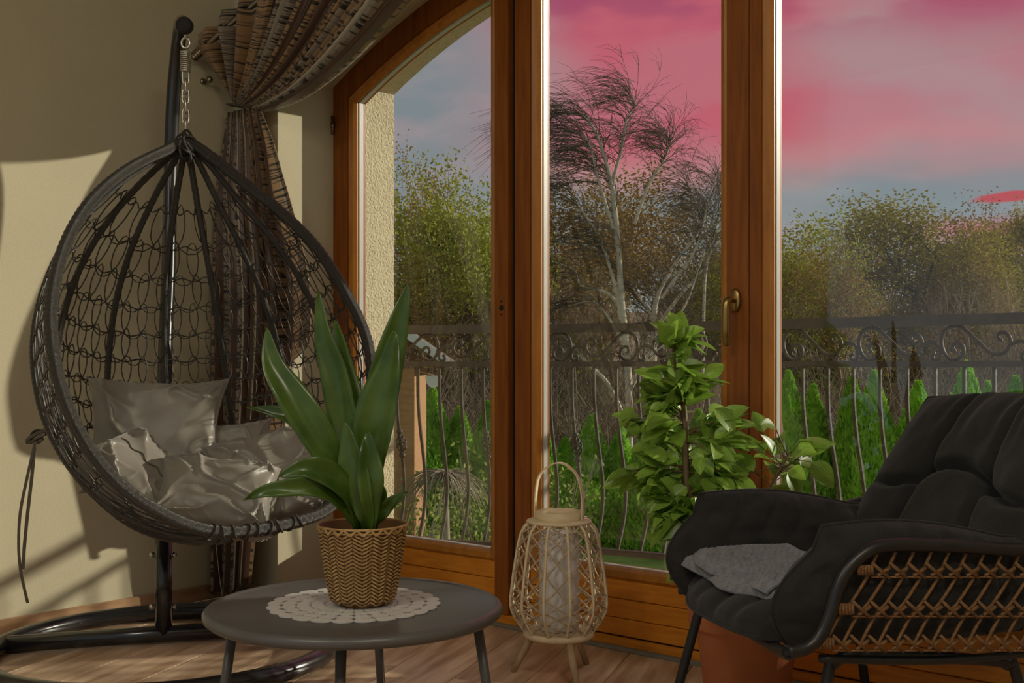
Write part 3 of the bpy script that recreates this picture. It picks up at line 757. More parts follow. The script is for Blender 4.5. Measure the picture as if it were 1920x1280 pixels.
    def thuja_mesh(h, w, n):
        mb = MB()
        for _ in range(n):
            t = R() ** 1.15; a = ru(0, 2 * PI); rad = w * (1 - t) ** .80 * ru(.72, 1.08) * (1 + .18 * math.sin(a * 3 + t * 9)) * (1 if t > .06 else .8)
            c = Vector((rad * math.cos(a), rad * math.sin(a), t * h)); o = Vector((math.cos(a), math.sin(a), 0))
            d = (Z * 1.0 + o * ru(.05, .7) + Vector((ru(-.35, .35), ru(-.35, .35), 0))).normalized(); s = d.cross(o + Vector((ru(-.8, .8), ru(-.8, .8), 0))).normalized()
            l = ru(.035, .075); ww = l * .38; q = len(mb.v)
            mb.v += [tuple(c - d * l), tuple(c + s * ww), tuple(c + d * l), tuple(c - s * ww)]; mb.f.append((q, q + 1, q + 2, q + 3))
        core = MB(); core.lathe([(w * .50, 0), (w * .62, h * .12), (w * .48, h * .4), (w * .28, h * .66), (w * .08, h * .84), (.01, h * .87)], (0, 0, 0), 12, cap=False)
        me = mb.mesh('thuja_spray', False, False); me.materials.append(MATS['thuja'])
        ce = core.mesh('thuja_core', True); ce.materials.append(MATS['thuja'])
        return me, ce
    kinds = [thuja_mesh(2.6, .62, 13000), thuja_mesh(2.5, .55, 12000), thuja_mesh(2.7, .70, 14000)]
    spots = [(1478, 700, 1), (1525, 712, 1), (1598, 722, .9), (1640, 700, 1), (1722, 705, 1.2), (1812, 698, 1), (1852, 720, .8), (1905, 695, 1.15), (1960, 705, 1.1)]
    for i, (px, py, s) in enumerate(spots):
        hedge('right', kinds, i, px, py, 14 + (1960 - px) / 1215 * 6 + (i % 3) * .25, s)
    spots = [(745, 785, 1.1), (812, 735, 1.0), (862, 765, 1.1), (915, 745, 1.0), (955, 760, 1.0), (1010, 790, 1), (1060, 815, 1.0), (1110, 790, 1.0), (1165, 800, .9), (1215, 775, 1.0), (1262, 790, 1.05), (1310, 770, 1), (1360, 750, 1), (1420, 715, 1.1)]
    for i, (px, py, s) in enumerate(spots):
        hedge('left', kinds, i + 1, px, py, 14 + (1960 - px) / 1215 * 6 + (i % 3) * .25, s)
def wood_label(px):
    if px < 737: return 'brown twiggy woodland tree hidden behind the left jamb of the window', 'woodland trees left of the window'
    if px > 1935: return 'brown twiggy woodland tree beyond the right edge of the view', 'woodland trees right of the view'
    return 'brown twiggy woodland tree in the thicket seen through the %s pane' % pane(px), 'woodland trees in the %s pane' % pane(px)
def pane(px): return 'left' if px < 945 else ('middle' if px < 1410 else 'right')
def hedge(side, kinds, i, px, py, d, s):
    me, ce = kinds[i % 3]; h = EYE - (py - HOR) * d / F - GZ; x = (px - 960) / F * d
    where = {1478: 'just right of the handle post', 1525: 'second right of the handle post', 1598: 'narrow one left of the armchair back', 1640: 'tall one left of the armchair back', 1722: 'wide one above the left of the armchair back', 1812: 'above the middle of the armchair back', 1852: 'short one above the armchair back', 1905: 'at the right edge of the view'}.get(px)
    if side == 'right' and where: lab, g = 'bright green conical thuja in the hedge, ' + where, None
    else: lab, g = ('green thuja of the hedge seen through the %s pane' % pane(px), 'thujas in the %s pane' % pane(px)) if side == 'left' else ('green thuja of the hedge hidden behind the armchair back', None)
    e = thing('thuja', (x, d, GZ), lab, 'shrub', g)
    e.rotation_euler = (0, 0, i * 1.7); e.scale = (s, s, h / 2.6)
    for nm, q in (('foliage', me), ('inner_foliage', ce)):
        o = bpy.data.objects.new(nm, q); COL.objects.link(o); o.parent = e; o['kind'] = 'stuff'
build_outside()

def build_garden_bits():
    random.seed(51)
    # weeping leafless shrub
    d = 12.0; c = P(835, 890, d); e = thing('weeping_shrub', (c.x, c.y, GZ), 'dry leafless weeping shrub with pale arching twigs in the left pane', 'shrub')
    m = MB(); m.tube([Vector((c.x, c.y, GZ - .1)), Vector((c.x + .03, c.y, GZ + .6)), c], [.05, .04, .03], 6); m.build('stem', 'dry_twig', e)
    m = MB()
    for i in range(170):
        a = ru(0, 2 * PI); l = ru(.25, .62); o = Vector((math.cos(a), math.sin(a) * .8, 0)); q = [c + Vector((0, 0, ru(-.03, .03)))]; v = (o * .9 + Z * ru(.1, .7)).normalized()
        for s in range(6):
            v = (v + Z * -.34 + Vector((ru(-.15, .15), ru(-.15, .15), 0))).normalized(); q.append(q[-1] + v * l / 5)
        m.tube(q, [.008, .007, .006, .005, .004, .003, .002], 3, caps=False)
    tag(m.build('hanging_twigs', 'dry_twig', e, fix=False), kind='stuff')
    # low yellowish bushes at the foot of the hedge
    for k, (px, py, d, s, lab) in enumerate([(905, 905, 13, .9, 'yellow-green low bush right of the weeping shrub'), (760, 965, 12.5, .8, 'yellow-green low bush under the weeping shrub'), (1050, 905, 14.5, .8, 'yellow-green low bush behind the lantern handle')]):
        c = P(px, py, d); e = thing('garden_bush', (c.x, c.y, GZ), lab, 'shrub')
        m = MB(); hh = c.z - GZ + .4
        for i in range(14):
            a = ru(0, 6.28); m.tube([Vector((c.x, c.y, GZ - .05)), Vector((c.x + math.cos(a) * .3 * s, c.y + math.sin(a) * .3, GZ + hh * .5)), Vector((c.x + math.cos(a) * .6 * s, c.y + math.sin(a) * .5, GZ + hh * ru(.7, 1)))], [.012, .008, .004], 3)
        m.build('stems', 'dry_twig', e)
        m = MB()
        for i in range(1300):
            t = R(); a = ru(0, 6.28); q = Vector((c.x + math.cos(a) * .7 * s * t ** .5 * R() ** .4, c.y + math.sin(a) * .5 * t, GZ + hh * t * ru(.5, 1.05))); a1 = Vector((ru(-1, 1), ru(-1, 1), ru(-1, 1))).normalized() * .035; b1 = a1.orthogonal().normalized() * .02
            o = len(m.v); m.v += [tuple(q - a1), tuple(q + b1), tuple(q + a1), tuple(q - b1)]; m.f.append((o, o + 1, o + 2, o + 3))
        tag(m.build('foliage', 'bush_leaf', e, smooth=False, fix=False), kind='stuff')
    # neighbouring garden shed: brown wall, dark sloping roof, pale roof edge, white lamp
    d = 13.0; a = P(690, 700, d); e = thing('garden_shed', (a.x, d, GZ), 'brown garden shed with a pale roof edge behind the plant', 'shed')
    x0, x1 = P(600, 0, d).x, P(777, 0, d).x; zt = P(0, 690, d).z; zb = P(0, 768, d).z
    m = MB()
    yy = d
    m.box(Vector(((x0 + x1) / 2, yy + .9, (GZ + zt) / 2)), (Vector(((x1 - x0) / 2, 0, 0)), Vector((0, .9, 0)), Vector((0, 0, (zt - GZ) / 2)))); m.build('wall', 'shed_wall', e, smooth=False)
    A, B = P(735, 608, d - .25), P(838, 680, d - .25); dr = (B - A).normalized(); nr = Vector((-dr.z, 0, dr.x)) if dr.x > 0 else Vector((dr.z, 0, -dr.x))
    far = Vector((0, 2.3, 0)); A2 = A - dr * .9
    m = MB(); m.box((A2 + B) / 2 + far / 2 + nr * -.02, (dr * (B - A2).length / 2, far / 2, nr * .03)); rf = m.build('roof', 'shed_roof', e, smooth=False)
    m = MB(); m.box((A2 + B) / 2 + Vector((0, -.02, 0)) + nr * .01, (dr * (B - A2).length / 2, Vector((0, .03, 0)), nr * .045)); m.build('roof_edge', 'flashing', rf, smooth=False)
    for q in (.35, .62, .88):
        m = MB(); pz = A2.lerp(B, q) + nr * -.13; m.box(pz + Vector((0, .5, 0)), (dr * .04, Vector((0, .5, 0)), nr * .055)); m.build('rafter', 'shed_wall', rf, smooth=False)
    c = P(812, 704, d - .1); m = MB(); w = .088; pts = [c + Vector((w * math.cos(t), 0, w * 1.55 * math.sin(t))) for t in [PI + PI * i / 14 for i in range(15)]]
    k = len(pts); m.add(pts + [p + Vector((0, .12, 0)) for p in pts], [tuple(range(k)), tuple(range(2 * k - 1, k - 1, -1))] + [(i, (i + 1) % k, k + (i + 1) % k, k + i) for i in range(k)])
    m.build('wall_lamp', 'lamp_white', e, smooth=False)
    m = MB(); m.bar(c + Vector((-.0, .06, 0)), P(770, 690, d + .05), .012, 6); m.build('lamp_bracket', 'shed_wall', e)
build_garden_bits()

def fill_lamp(u, n, label):  # fill light added behind the camera, out of view, to brighten the room
    c = W(u, n, ZC); e = thing('fill_lamp', (c.x, c.y, ZC - .14), label, 'lamp', 'added fill lamps')
    m = MB(); m.lathe([(.05, 0), (.30, 0), (.31, -.012), (.30, -.03), (.05, -.03)], c, 40); m.build('mount', 'lamp_white', e)
    m = MB(); m.lathe([(.29, -.03), (.285, -.06), (.25, -.095), (.16, -.12), (.02, -.13)], c, 40)
    g = m.build('diffuser', None, e)
    mm = bpy.data.materials.new('fill_diffuser'); mm.use_nodes = True; b = mm.node_tree.nodes['Principled BSDF']
    b.inputs['Base Color'].default_value = (.8, .8, .78, 1); b.inputs['Emission Color'].default_value = (1, .90, .74, 1); b.inputs['Emission Strength'].default_value = FILL_STRENGTH
    g.data.materials.append(mm)
FILL_STRENGTH = 30.0
fill_lamp(.55, .35, 'round white fill lamp added on the ceiling nearer the right wall')
fill_lamp(-1.2, -.9, 'round white fill lamp added on the ceiling in the rear part of the room')

# ------------------------------------------------------------------ hanging egg chair and its stand
def build_swing():
    st = thing('swing_stand', (-1.04, 3.45, 0), 'black tubular steel stand of the hanging chair with a ring base', 'stand')
    rc = Vector((-1.045, 3.46, .030)); RR = .505
    m = MB(); m.tube([rc + Vector((RR * math.cos(a), RR * math.sin(a), 0)) for a in [2 * PI * i / 64 for i in range(64)]], .0275, 14, closed=True); m.build('base_ring', 'black_metal', st)
    pb = Vector((-1.10, 3.62, .03)); cd = Vector((.955, .295, 0))
    def hit(sgn):
        t = .0
        while (pb + cd * t * sgn - rc).length < RR: t += .002
        return pb + cd * t * sgn
    m = MB(); m.bar(hit(-1), hit(1), .026, 14); m.build('cross_bar', 'black_metal', st)
    m = MB(); m.bar(pb, Vector((pb.x, pb.y, .335)), .0262, 16); sl = m.build('sleeve', 'black_metal', st)
    for zz in (.115, .28):
        m = MB(); m.bar(Vector((pb.x - .045, pb.y, zz)), Vector((pb.x + .040, pb.y, zz)), .0045, 8); m.bar(Vector((pb.x + .030, pb.y, zz)), Vector((pb.x + .040, pb.y, zz)), .009, 6); m.bar(Vector((pb.x - .042, pb.y, zz)), Vector((pb.x - .031, pb.y, zz)), .010, 6); m.build('bolt', 'chrome', sl)
    tip = P(346, 48, 3.5)
    pole = catmull([Vector((pb.x, pb.y, .30)), Vector((pb.x, pb.y + .02, .5)), Vector((pb.x - .03, pb.y + .11, .85)), P(316, 500, 3.80), P(320, 300, 3.83), P(325, 180, 3.81), P(333, 95, 3.76), P(338, 55, 3.70), P(342, 42, 3.62), tip], 6)
    m = MB(); m.tube(pole, .0225, 14); m.build('pole', 'black_metal', st)
    td = (tip - pole[-2]).normalized()
    td = Vector((.10, -1, -.12)).normalized()
    m = MB(); m.tube([tip - td * .012, tip + td * .004, tip + td * .012, tip + td * .016], [.0255, .0262, .024, .018], 20); m.build('end_cap', 'rubber', st)
    # spring and chain
    m = MB(); ey = tip + Z * -.028 - td * .02
    m.tube([ey + Z * .03, ey - Z * .01], .006, 8); m.tube([ey - Z * .022 + Vector((.013 * math.cos(a), 0, .016 * math.sin(a))) for a in [2 * PI * i / 16 for i in range(16)]], .0042, 6, closed=True); m.build('eye_bolt', 'chrome', st)
    z0, z1 = EYE - (92 - HOR) * 3.5 / F, EYE - (131 - HOR) * 3.5 / F
    m = MB(); m.tube([Vector((ey.x + .0145 * math.cos(a), ey.y + .0145 * math.sin(a), z0 + (z1 - z0) * a / (2 * PI * 10))) for a in [2 * PI * 10 * i / 160 for i in range(161)]], .0027, 6); m.build('spring', 'chrome', st)
    zc = z1; zend = EYE - (243 - HOR) * 3.5 / F; nl = 6; ln = (zc - zend) / nl
    for i in range(nl):
        c = Vector((ey.x, ey.y, zc - ln * (i + .5))); a = Vector((1, .3, 0)).normalized() if i % 2 == 0 else Vector((.25, -1, 0)).normalized(); pts = []
        hl, hw = ln * .72, .0095
        for k in range(20):
            t = 2 * PI * k / 20; y = math.sin(t); pts.append(c + a * (hw * math.cos(t)) + Z * ((hl - hw) * (1 if y > 0 else -1) * min(1, abs(y) * 3) + hw * y))
        m = MB(); m.tube(pts, .0036, 6, closed=True); m.build('chain_link', 'chrome', st)

    # ---- basket
    rot = math.radians(37); a = Vector((math.cos(rot), math.sin(rot), 0)); b = Vector((math.sin(rot), -math.cos(rot), 0)); kf = .42
    A = P(350, 266, 3.5); A.y = 3.5
    dn = (b * kf - Z).normalized(); nr = a.cross(dn).normalized()          # plane of the opening
    if nr.dot(b) > 0: nr = -nr                                              # nr points to the back of the shell
    px = [(350, 268), (305, 285), (250, 312), (200, 348), (155, 398), (118, 470), (97, 560), (99, 650), (122, 750), (170, 845), (240, 922), (330, 975), (405, 996), (480, 993), (555, 978), (612, 955), (655, 905), (685, 820), (697, 725), (690, 645), (660, 570), (600, 472), (530, 400), (460, 345), (400, 297)]
    rim = [ray_plane(x, y, A, nr) for x, y in px]
    bk = thing('hanging_chair', Vector((A.x, A.y - .2, .38)), 'dark wicker egg-shaped hanging chair with open wire weave', 'hanging chair')
    rimc = catmull(rim, 6, closed=True)
    m = MB(); kk = len(rimc)
    # wrapped tube: fine ripples along the length
    long = []
    for i in range(kk):
        p, q = rimc[i], rimc[(i + 1) % kk]; n = max(2, int((q - p).length / .0055))
        long += [p.lerp(q, j / n) for j in range(n)]
    m.tube(long, [.0168 + (.0012 if i % 3 else -.0004) for i in range(len(long))], 10, closed=True); m.build('rim', 'rattan_black', bk)
    # half widths of the opening, left and right, as functions of the way down
    co = [((p - A).dot(a), (p - A).dot(dn)) for p in rimc]; H = max(c[1] for c in co)
    iB = max(range(kk), key=lambda i: co[i][1])
    def prof(seq):
        seq = sorted(seq, key=lambda c: c[1])
        return seq
    left = prof([(-x, y) for x, y in co[:iB + 1]]); right = prof([(x, y) for x, y in co[iB:]] + [(0, 0)])
    xB = co[iB][0]
    def ip(seq, y):
        if y <= seq[0][1]: return max(0, seq[0][0])
        for i in range(len(seq) - 1):
            if seq[i][1] <= y <= seq[i + 1][1]:
                t = (y - seq[i][1]) / (seq[i + 1][1] - seq[i][1] + 1e-9); return seq[i][0] + (seq[i + 1][0] - seq[i][0]) * t
        return seq[-1][0]
    DS = .98
    def shell(phi, t, off=0):
        # phi 0 = left edge of the opening, pi = right edge; t 0 = apex, 1 = bottom
        tt = t - .03 * math.sin(PI * t) * math.sin(phi)
        y = H * (t + .02 * math.sin(phi) * math.sin(PI * t)); y = min(y, H)
        cx = xB * t * t                                  # axis drifts slightly to the lowest point
        wl, wr = max(.0, ip(left, y) + cx), max(.0, ip(right, y) - cx)
        f = .5 - .5 * math.cos(phi); w = wl + (wr - wl) * f
        wd = (ip(left, y) + ip(right, y)) * .5
        bulge = 1 + .10 * math.sin(phi) * t
        lat = 1 + .22 * math.sin(phi)
        return A + dn * y + a * (cx - (w * lat + off) * math.cos(phi)) + nr * ((wd * DS * bulge + off) * math.sin(phi))
    # ribs
    ribs = [.13, .27, .40, .51, .62, .735, .86]
    for f in ribs:
        ph = PI * f; pts = [shell(ph, .012 + .985 * i / 60) for i in range(61)]
        lg = []
        for i in range(60):
            n = 4; lg += [pts[i].lerp(pts[i + 1], j / n) for j in range(n)]
        m = MB(); m.tube(lg, [.0098 + (.0008 if i % 3 else -.0003) for i in range(len(lg))], 8); m.build('rib', 'rattan_black', bk)
    # lashing at the apex
    m = MB()
    for i in range(9):
        c = A + dn * (.012 + .0) + Vector((ru(-.012, .012), ru(-.012, .012), ru(-.03, .01))); ax = Vector((ru(-1, 1), ru(-1, 1), ru(-1, 1))).normalized(); x = ax.orthogonal().normalized(); y = ax.cross(x)
        m.tube([c + (x * math.cos(t) + y * math.sin(t)) * .024 for t in [2 * PI * k / 14 for k in range(14)]], .0042, 5, closed=True)
    m.build('apex_lashing', 'rattan_black', bk)
    m = MB(); m.tube(catmull([A + a * -.022 + Z * -.012, A + a * -.016 + Z * .018, A + Z * .036, A + a * .016 + Z * .018, A + a * .022 + Z * -.012], 5), .0042, 6); m.build('hanging_loop', 'black_metal', bk)
    # binding at the front of the rim
    m = MB()
    i0 = min(range(len(long)), key=lambda i: (long[i] - rim[13]).length)
    for j in range(-20, 21, 5):
        p = long[(i0 + j) % len(long)]; t = (long[(i0 + j + 1) % len(long)] - p).normalized(); x = t.orthogonal().normalized(); y = t.cross(x); sl = t * ru(-.012, .012)
        m.tube([p + x * (.0188 * math.cos(q)) + y * (.0188 * math.sin(q)) + sl * math.sin(q) for q in [2 * PI * k / 14 for k in range(14)]], .0028, 5, closed=True)
    m.build('rim_binding', 'rattan_black', bk)
    # woven wire: a level strand and a looping strand for every row
    rows = 14
    for r in range(rows):
        t0 = .105 + .865 * r / rows; t1 = .105 + .865 * (r + 1) / rows
        m = MB()
        pts = []
        for i in range(121):
            ph = PI * i / 120; pts.append(shell(ph, t0 + .004 * math.sin(i * .9 + r), .001))
        m.tube(pts, .0024, 4)
        y = H * t0; circ = (ip(left, y) + ip(right, y)) * 1.45; nlp = max(5, int(circ / .040)); per = PI / nlp
        pts = []; tm = (t0 + t1) / 2; B = (t1 - t0) * .68; Ax = per * .50; steps = nlp * 13
        jit = [ru(-.25, .25) for _ in range(nlp + 2)]
        for i in range(steps + 1):
            s = 2 * PI * i / 13; k = int(i / 13)
            ph = per * i / 13 - Ax * math.sin(s) + per * .15 * jit[k]
            ph = min(PI - .02, max(.02, ph)); pts.append(shell(ph, tm - B * math.cos(s) * (1 + .25 * jit[k]), .0015 * math.sin(s)))
        m.tube(pts, .0021, 4, caps=False)
        m.build('wire_row', 'wire_black', bk, fix=False)
    # dense underside: slanting strands below the seat
    m = MB(); random.seed(12)
    for i in range(90):
        ph = PI * ru(.02, .98); t = ru(.55, .93); dp = ru(-.10, .10); pts = [shell(min(PI - .02, max(.02, ph + dp * k / 5)), min(.985, t + ru(.05, .07) * k / 2.5), .004) for k in range(6)]
        m.tube(pts, .0024, 4, caps=False)
    m.build('under_weave', 'wire_black', bk, fix=False)
    # tie ribbons on the left
    kn = P(70, 818, 3.22)
    m = MB()
    for q in range(3):
        m.tube([kn + Vector((.02 * math.cos(t) * (1 + .3 * q), .012 * math.sin(t), .018 * math.sin(t + q))) for t in [2 * PI * k / 14 for k in range(14)]], (.006, .0015), 6, closed=True)
    sk = m.build('ribbon_knot', 'strap', bk)
    for pts in ([(66, 830), (52, 890), (38, 960), (35, 1020), (38, 1065), (46, 1105), (52, 1130)], [(66, 828), (60, 890), (52, 960), (46, 1020), (43, 1067)]):
        w = catmull([P(x, y, 3.2) for x, y in pts], 5); m = MB(); m.tube(w, (.0012, .0062) if len(pts) > 5 else (.0012, .0072), 4, flat=Vector((.25, 1, 0)).normalized()); m.build('ribbon', 'strap', bk, smooth=False)
    return A, a, dn, nr, shell
SW = build_swing()

# ------------------------------------------------------------------ cushions in the chair
def cushion(label, c, ex, ey, w, h, th, seed, matn='satin_grey', group='cushions in the hanging chair', wr=.012, seam=False, slump=0, bend=0, pinch=.12):
    ex = ex.normalized(); nz = ex.cross(ey).normalized(); ey = nz.cross(ex).normalized()
    n = 72; rnd = random.Random(seed); of = Vector((rnd.uniform(0, 50), rnd.uniform(0, 50), rnd.uniform(0, 50)))
    root = thing('cushion', c - Z * h * .3, label, 'cushion', group)
    def pos(i, j, side):
        x, y = 2 * i - 1, 2 * j - 1
        # square outline with pulled-in edges and pointed corners
        px_ = x * (1 - pinch * (1 - abs(x) ** 2) * 0 - pinch * (1 - y * y) * abs(x) ** 6); py_ = y * (1 - pinch * (1 - x * x) * abs(y) ** 6)
        e = max(0.0, (1 - x ** 4)) ** .5 * max(0.0, (1 - y ** 4)) ** .5
        z = th * .5 * e ** .85
        q = Vector((x * 2.2, y * 2.2, side * 1.3)) + of
        rid = noise.noise(q * .8) * .9
        # creases fanning in from the corners, and soft pleats along the seams
        cre = 0
        for cx in (-1, 1):
            for cy in (-1, 1):
                dx, dy = x - cx, y - cy; rr_ = math.hypot(dx, dy); an = math.atan2(abs(dy), abs(dx) + 1e-6)
                cre += (1 - abs(math.sin(an * 4.5 + cx * 1.3 + cy * .7 + .5 * noise.noise(q * 1.2)))) ** 2.2 * math.exp(-(rr_ / .85) ** 2) * min(1, rr_ * 4) * 1.5
        pl = (1 - abs(math.sin(9 * x + 3 * noise.noise(q * 1.1)))) ** 3 * max(0, abs(y) - .45) * 1.2
        fo = (1 - abs(math.sin(2.3 * (x * .8 + y * .6) + 2.2 * noise.noise(q * .7) + seed))) ** 4 * .9
        z += wr * (rid + cre + pl + fo) * min(1, e * 2.2)
        p = c + ex * (px_ * w / 2) + ey * (py_ * h / 2) + nz * (side * z)
        p += nz * (bend * (x * x)) - Z * (slump * (1 - x * x) * (1 - (1 - j)))
        return p
    m = MB(); m.grid(lambda i, j: pos(i, j, 1), n, n); m.grid(lambda i, j: pos(i, j, -1), n, n)
    m.build('cover', matn, root)
    # piped seam around the edge
    k = 40; edge = [pos(i / k, 0, 0) for i in range(k)] + [pos(1, i / k, 0) for i in range(k)] + [pos(1 - i / k, 1, 0) for i in range(k)] + [pos(0, 1 - i / k, 0) for i in range(k)]
    m = MB(); m.tube(edge, .0024, 5, closed=True); m.build('seam', matn, root)
    if seam:
        pts = [pos(.12 + .76 * i / 30, .5 + .03 * math.sin(i * .8), 1) + nz * .002 for i in range(31)]
        m = MB(); m.tube(pts, .0022, 5); m.build('zip_seam', 'strap', root)
    return root
def build_cushions():
    V = Vector
    cushion('large grey satin cushion propped upright at the back of the hanging chair', P(292, 815, 3.50), V((1, .20, -.02)), V((.05, .28, 1)), .425, .36, .15, 1, wr=.013, pinch=.17)
    cushion('grey satin cushion with a puckered seam tucked against the left rim', P(262, 896, 3.29), V((.72, -.08, -.66)), V((.22, .93, .30)), .30, .25, .12, 2, seam=True, wr=.014)
    cushion('grey satin cushion lying flat in the front of the hanging chair', P(405, 932, 3.27), V((1, .10, -.10)), V((.15, .55, .62)), .345, .23, .13, 3, wr=.018)
    cushion('grey satin cushion leaning at the right of the hanging chair, behind the plant', P(515, 895, 3.45), V((.86, .42, .20)), V((-.15, .45, .9)), .36, .30, .13, 4, wr=.018)
    cushion('small grey cushion corner poking out between the back and right cushions', P(438, 855, 3.56), V((1, .25, .1)), V((0, .4, 1)), .25, .22, .08, 5, wr=.008)
build_cushions()

# ------------------------------------------------------------------ curtain with tie-back, rod and hook
def build_curtain():
    cu = thing('curtain', W(-3.55, 2.5, .06), 'striped brown and bronze curtain gathered to the left by a tie', 'curtain')
    nf = 19                                     # folds
    def rodp(s):
        x = s * 1.75; u = -3.60 + x
        return W(u, 2.447 + .14 * min(1, max(0, x) / .5), 2.03 + .62 * x - .12 * x * x)
    T0 = on_n(455, 207, 2.565)
    tu, tn = un(T0); tz = T0.z
    def fold(s, k=nf, ph=0): return math.sin(2 * PI * k * s + ph) + .35 * math.sin(2 * PI * k * 2.3 * s + 1.3 + ph)
    def upper(s, t):
        r = rodp(s); T = W(tu - .045 + .105 * s, tn + .0, tz + .035 - .045 * s)
        u0, n0 = un(r)
        # hang straight first, then sweep in to the tie
        C = W(u0 + (tu - u0) * (.40 + .24 * s) - .02 * (1 - s), 2.54 + .07 * s, tz + .13 - .23 * s ** 1.5)
        p = r * ((1 - t) ** 2) + C * (2 * t * (1 - t)) + T * (t * t)
        am = .022 * (1 - t) ** .6 + .026 * t * (1 - t) + .010
        p = p - N * (am * fold(s) * (1 if t < .97 else .8)) + Z * (.012 * math.sin(2 * PI * nf * s + 2) * (1 - t))
        return p
    ruffle = .0
    m = MB(); m.grid(lambda s, t: upper(s, t), 380, 34, uvfn=lambda s, t: (s * 7.0, t * 1.15)); o = m.build('upper_drape', 'curtain', cu)
    md = o.modifiers.new('thick', 'SOLIDIFY'); md.thickness = .003
    # header frill standing above the rod
    m = MB(); m.grid(lambda s, t: rodp(s) + Z * (.055 * t - .004) - N * (.032 * fold(s, nf) * (1 - .3 * t)), 380, 4, uvfn=lambda s, t: (s * 7.0, -.1 * t)); o = m.build('header_frill', 'curtain', cu)
    md = o.modifiers.new('thick', 'SOLIDIFY'); md.thickness = .003
    # lower fall
    Lp = [(428, 208), (412, 260), (407, 320), (404, 500), (398, 700), (392, 900), (388, 1108)]
    Rp = [(488, 208), (510, 250), (528, 320), (548, 420), (566, 530), (576, 600), (573, 648)]
    lc = catmull([on_n(x, y, 2.555) for x, y in Lp], 12); rc = catmull([on_n(x, y, 2.555) for x, y in Rp], 12)
    ll = []
    for p in lc:
        u, n = un(p); ll.append(W(max(u, UL + .03), n, p.z))
    def pick(c, t):
        f = t * (len(c) - 1); i = min(int(f), len(c) - 2); return c[i].lerp(c[i + 1], f - i)
    def lower(s, t):
        # every thread falls near-vertically; the hem rises to the right because the cloth is pulled up
        a, b_ = pick(ll, t), pick(rc, t)
        ul, nl = un(a); ur, nr_ = un(b_)
        hem = ll[-1].z + (rc[-1].z - ll[-1].z) * (s ** 1.15)
        if s < .55: hem = min(hem, ll[-1].z + .10 * s)
        elif s < .78: hem = ll[-1].z + .36 + .1 * (s - .55)
        z = tz + (hem - tz) * t
        zt = (tz - z) / (tz - ll[-1].z)
        tt = min(1, zt)
        al = pick(ll, tt); tr = min(1, (tz - z) / (tz - rc[-1].z)); br = pick(rc, tr)
        ua = un(al)[0]; ub = un(br)[0]
        if z < rc[-1].z: ub = ub - (rc[-1].z - z) * .20
        u = ua + (ub - ua) * s
        am = .006 + .036 * min(1, t * 2.6)
        n = 2.555 - am * (math.sin(2 * PI * 4.5 * s + .6) + .4 * math.sin(2 * PI * 10 * s)) * .75
        return W(u, n, z + .01 * math.sin(s * 40) * t)
    m = MB(); m.grid(lower, 150, 60, uvfn=lambda s, t: (s * 5.0 + .1, 1.2 + t * 1.6)); o = m.build('lower_drape', 'curtain', cu)
    md = o.modifiers.new('thick', 'SOLIDIFY'); md.thickness = .003
    # tie band
    m = MB(); m.tube([W(tu + .010 + .062 * math.cos(q), tn - .01 + .04 * math.sin(q), tz + .012 - .012 * math.cos(q)) for q in [2 * PI * k / 28 for k in range(28)]], (.0035, .010), 8, closed=True, flat=None); m.build('tie_band', 'strap', cu)
    # loose thread below the hem
    m = MB(); m.tube(catmull([on_n(x, y, 2.47) for x, y in ((403, 1000), (407, 1040), (412, 1085), (417, 1117))], 4), .0012, 4); m.build('loose_cord', 'doily', cu)
    # rod
    rd = thing('curtain_rod', rodp(0), 'dark nickel curtain rod with a ribbed end cap above the window', 'curtain rod')
    m = MB(); m.tube([rodp(-.005 + 1.03 * i / 40) for i in range(41)], .011, 10); m.build('rod', 'nickel', rd)
    e0 = rodp(-.006); ax = (rodp(0) - rodp(.02)).normalized(); f = e0 + ax * .0
    pr = [];
    pts = []; rs = []
    for i in range(41):
        x = i / 40 * .055; pts.append(f + ax * (x - .004)); rs.append(.0145 + .0035 * (1 if (int(x / .0055) % 2 == 0) else -.4) - (.004 if i > 38 else 0))
    # the cap would run into the wall, so it stays short of it
    m = MB(); m.tube(pts, rs, 16); fo = m.build('finial', 'nickel', rd)
    fo.location = -ax * .02
    b0 = rodp(.035); m = MB(); m.tube([b0, b0 + N * .10 - Z * .035, b0 + N * (2.645 - 2.457 - .004) - Z * .05], .006, 8); m.tube([b0 + N * (2.645 - 2.457 - .012) - Z * .05, b0 + N * (2.645 - 2.457 - .001) - Z * .05], .018, 14); m.build('bracket', 'nickel', rd)
    # tie-back knob on the wall
    k = on_n(406, 158, 2.56); ku, kn_ = un(k); ku = max(ku, UL + .016)
    kb = thing('wall_knob', W(ku, 2.56, k.z), 'small round nickel tie-back knob on the wall beside the curtain', 'knob')
    m = MB(); c = W(UL + .045, 2.50, k.z)
    m.lathe([(.002, -.013), (.009, -.010), (.013, 0), (.009, .010), (.002, .013)], c, 14); m.build('ball', 'nickel', kb)
    m = MB(); m.bar(c, W(UL + .002, 2.50, k.z), .004, 8); m.bar(W(UL + .008, 2.50, k.z), W(UL + .001, 2.50, k.z), .011, 12); m.build('shank', 'nickel', kb)
build_curtain()

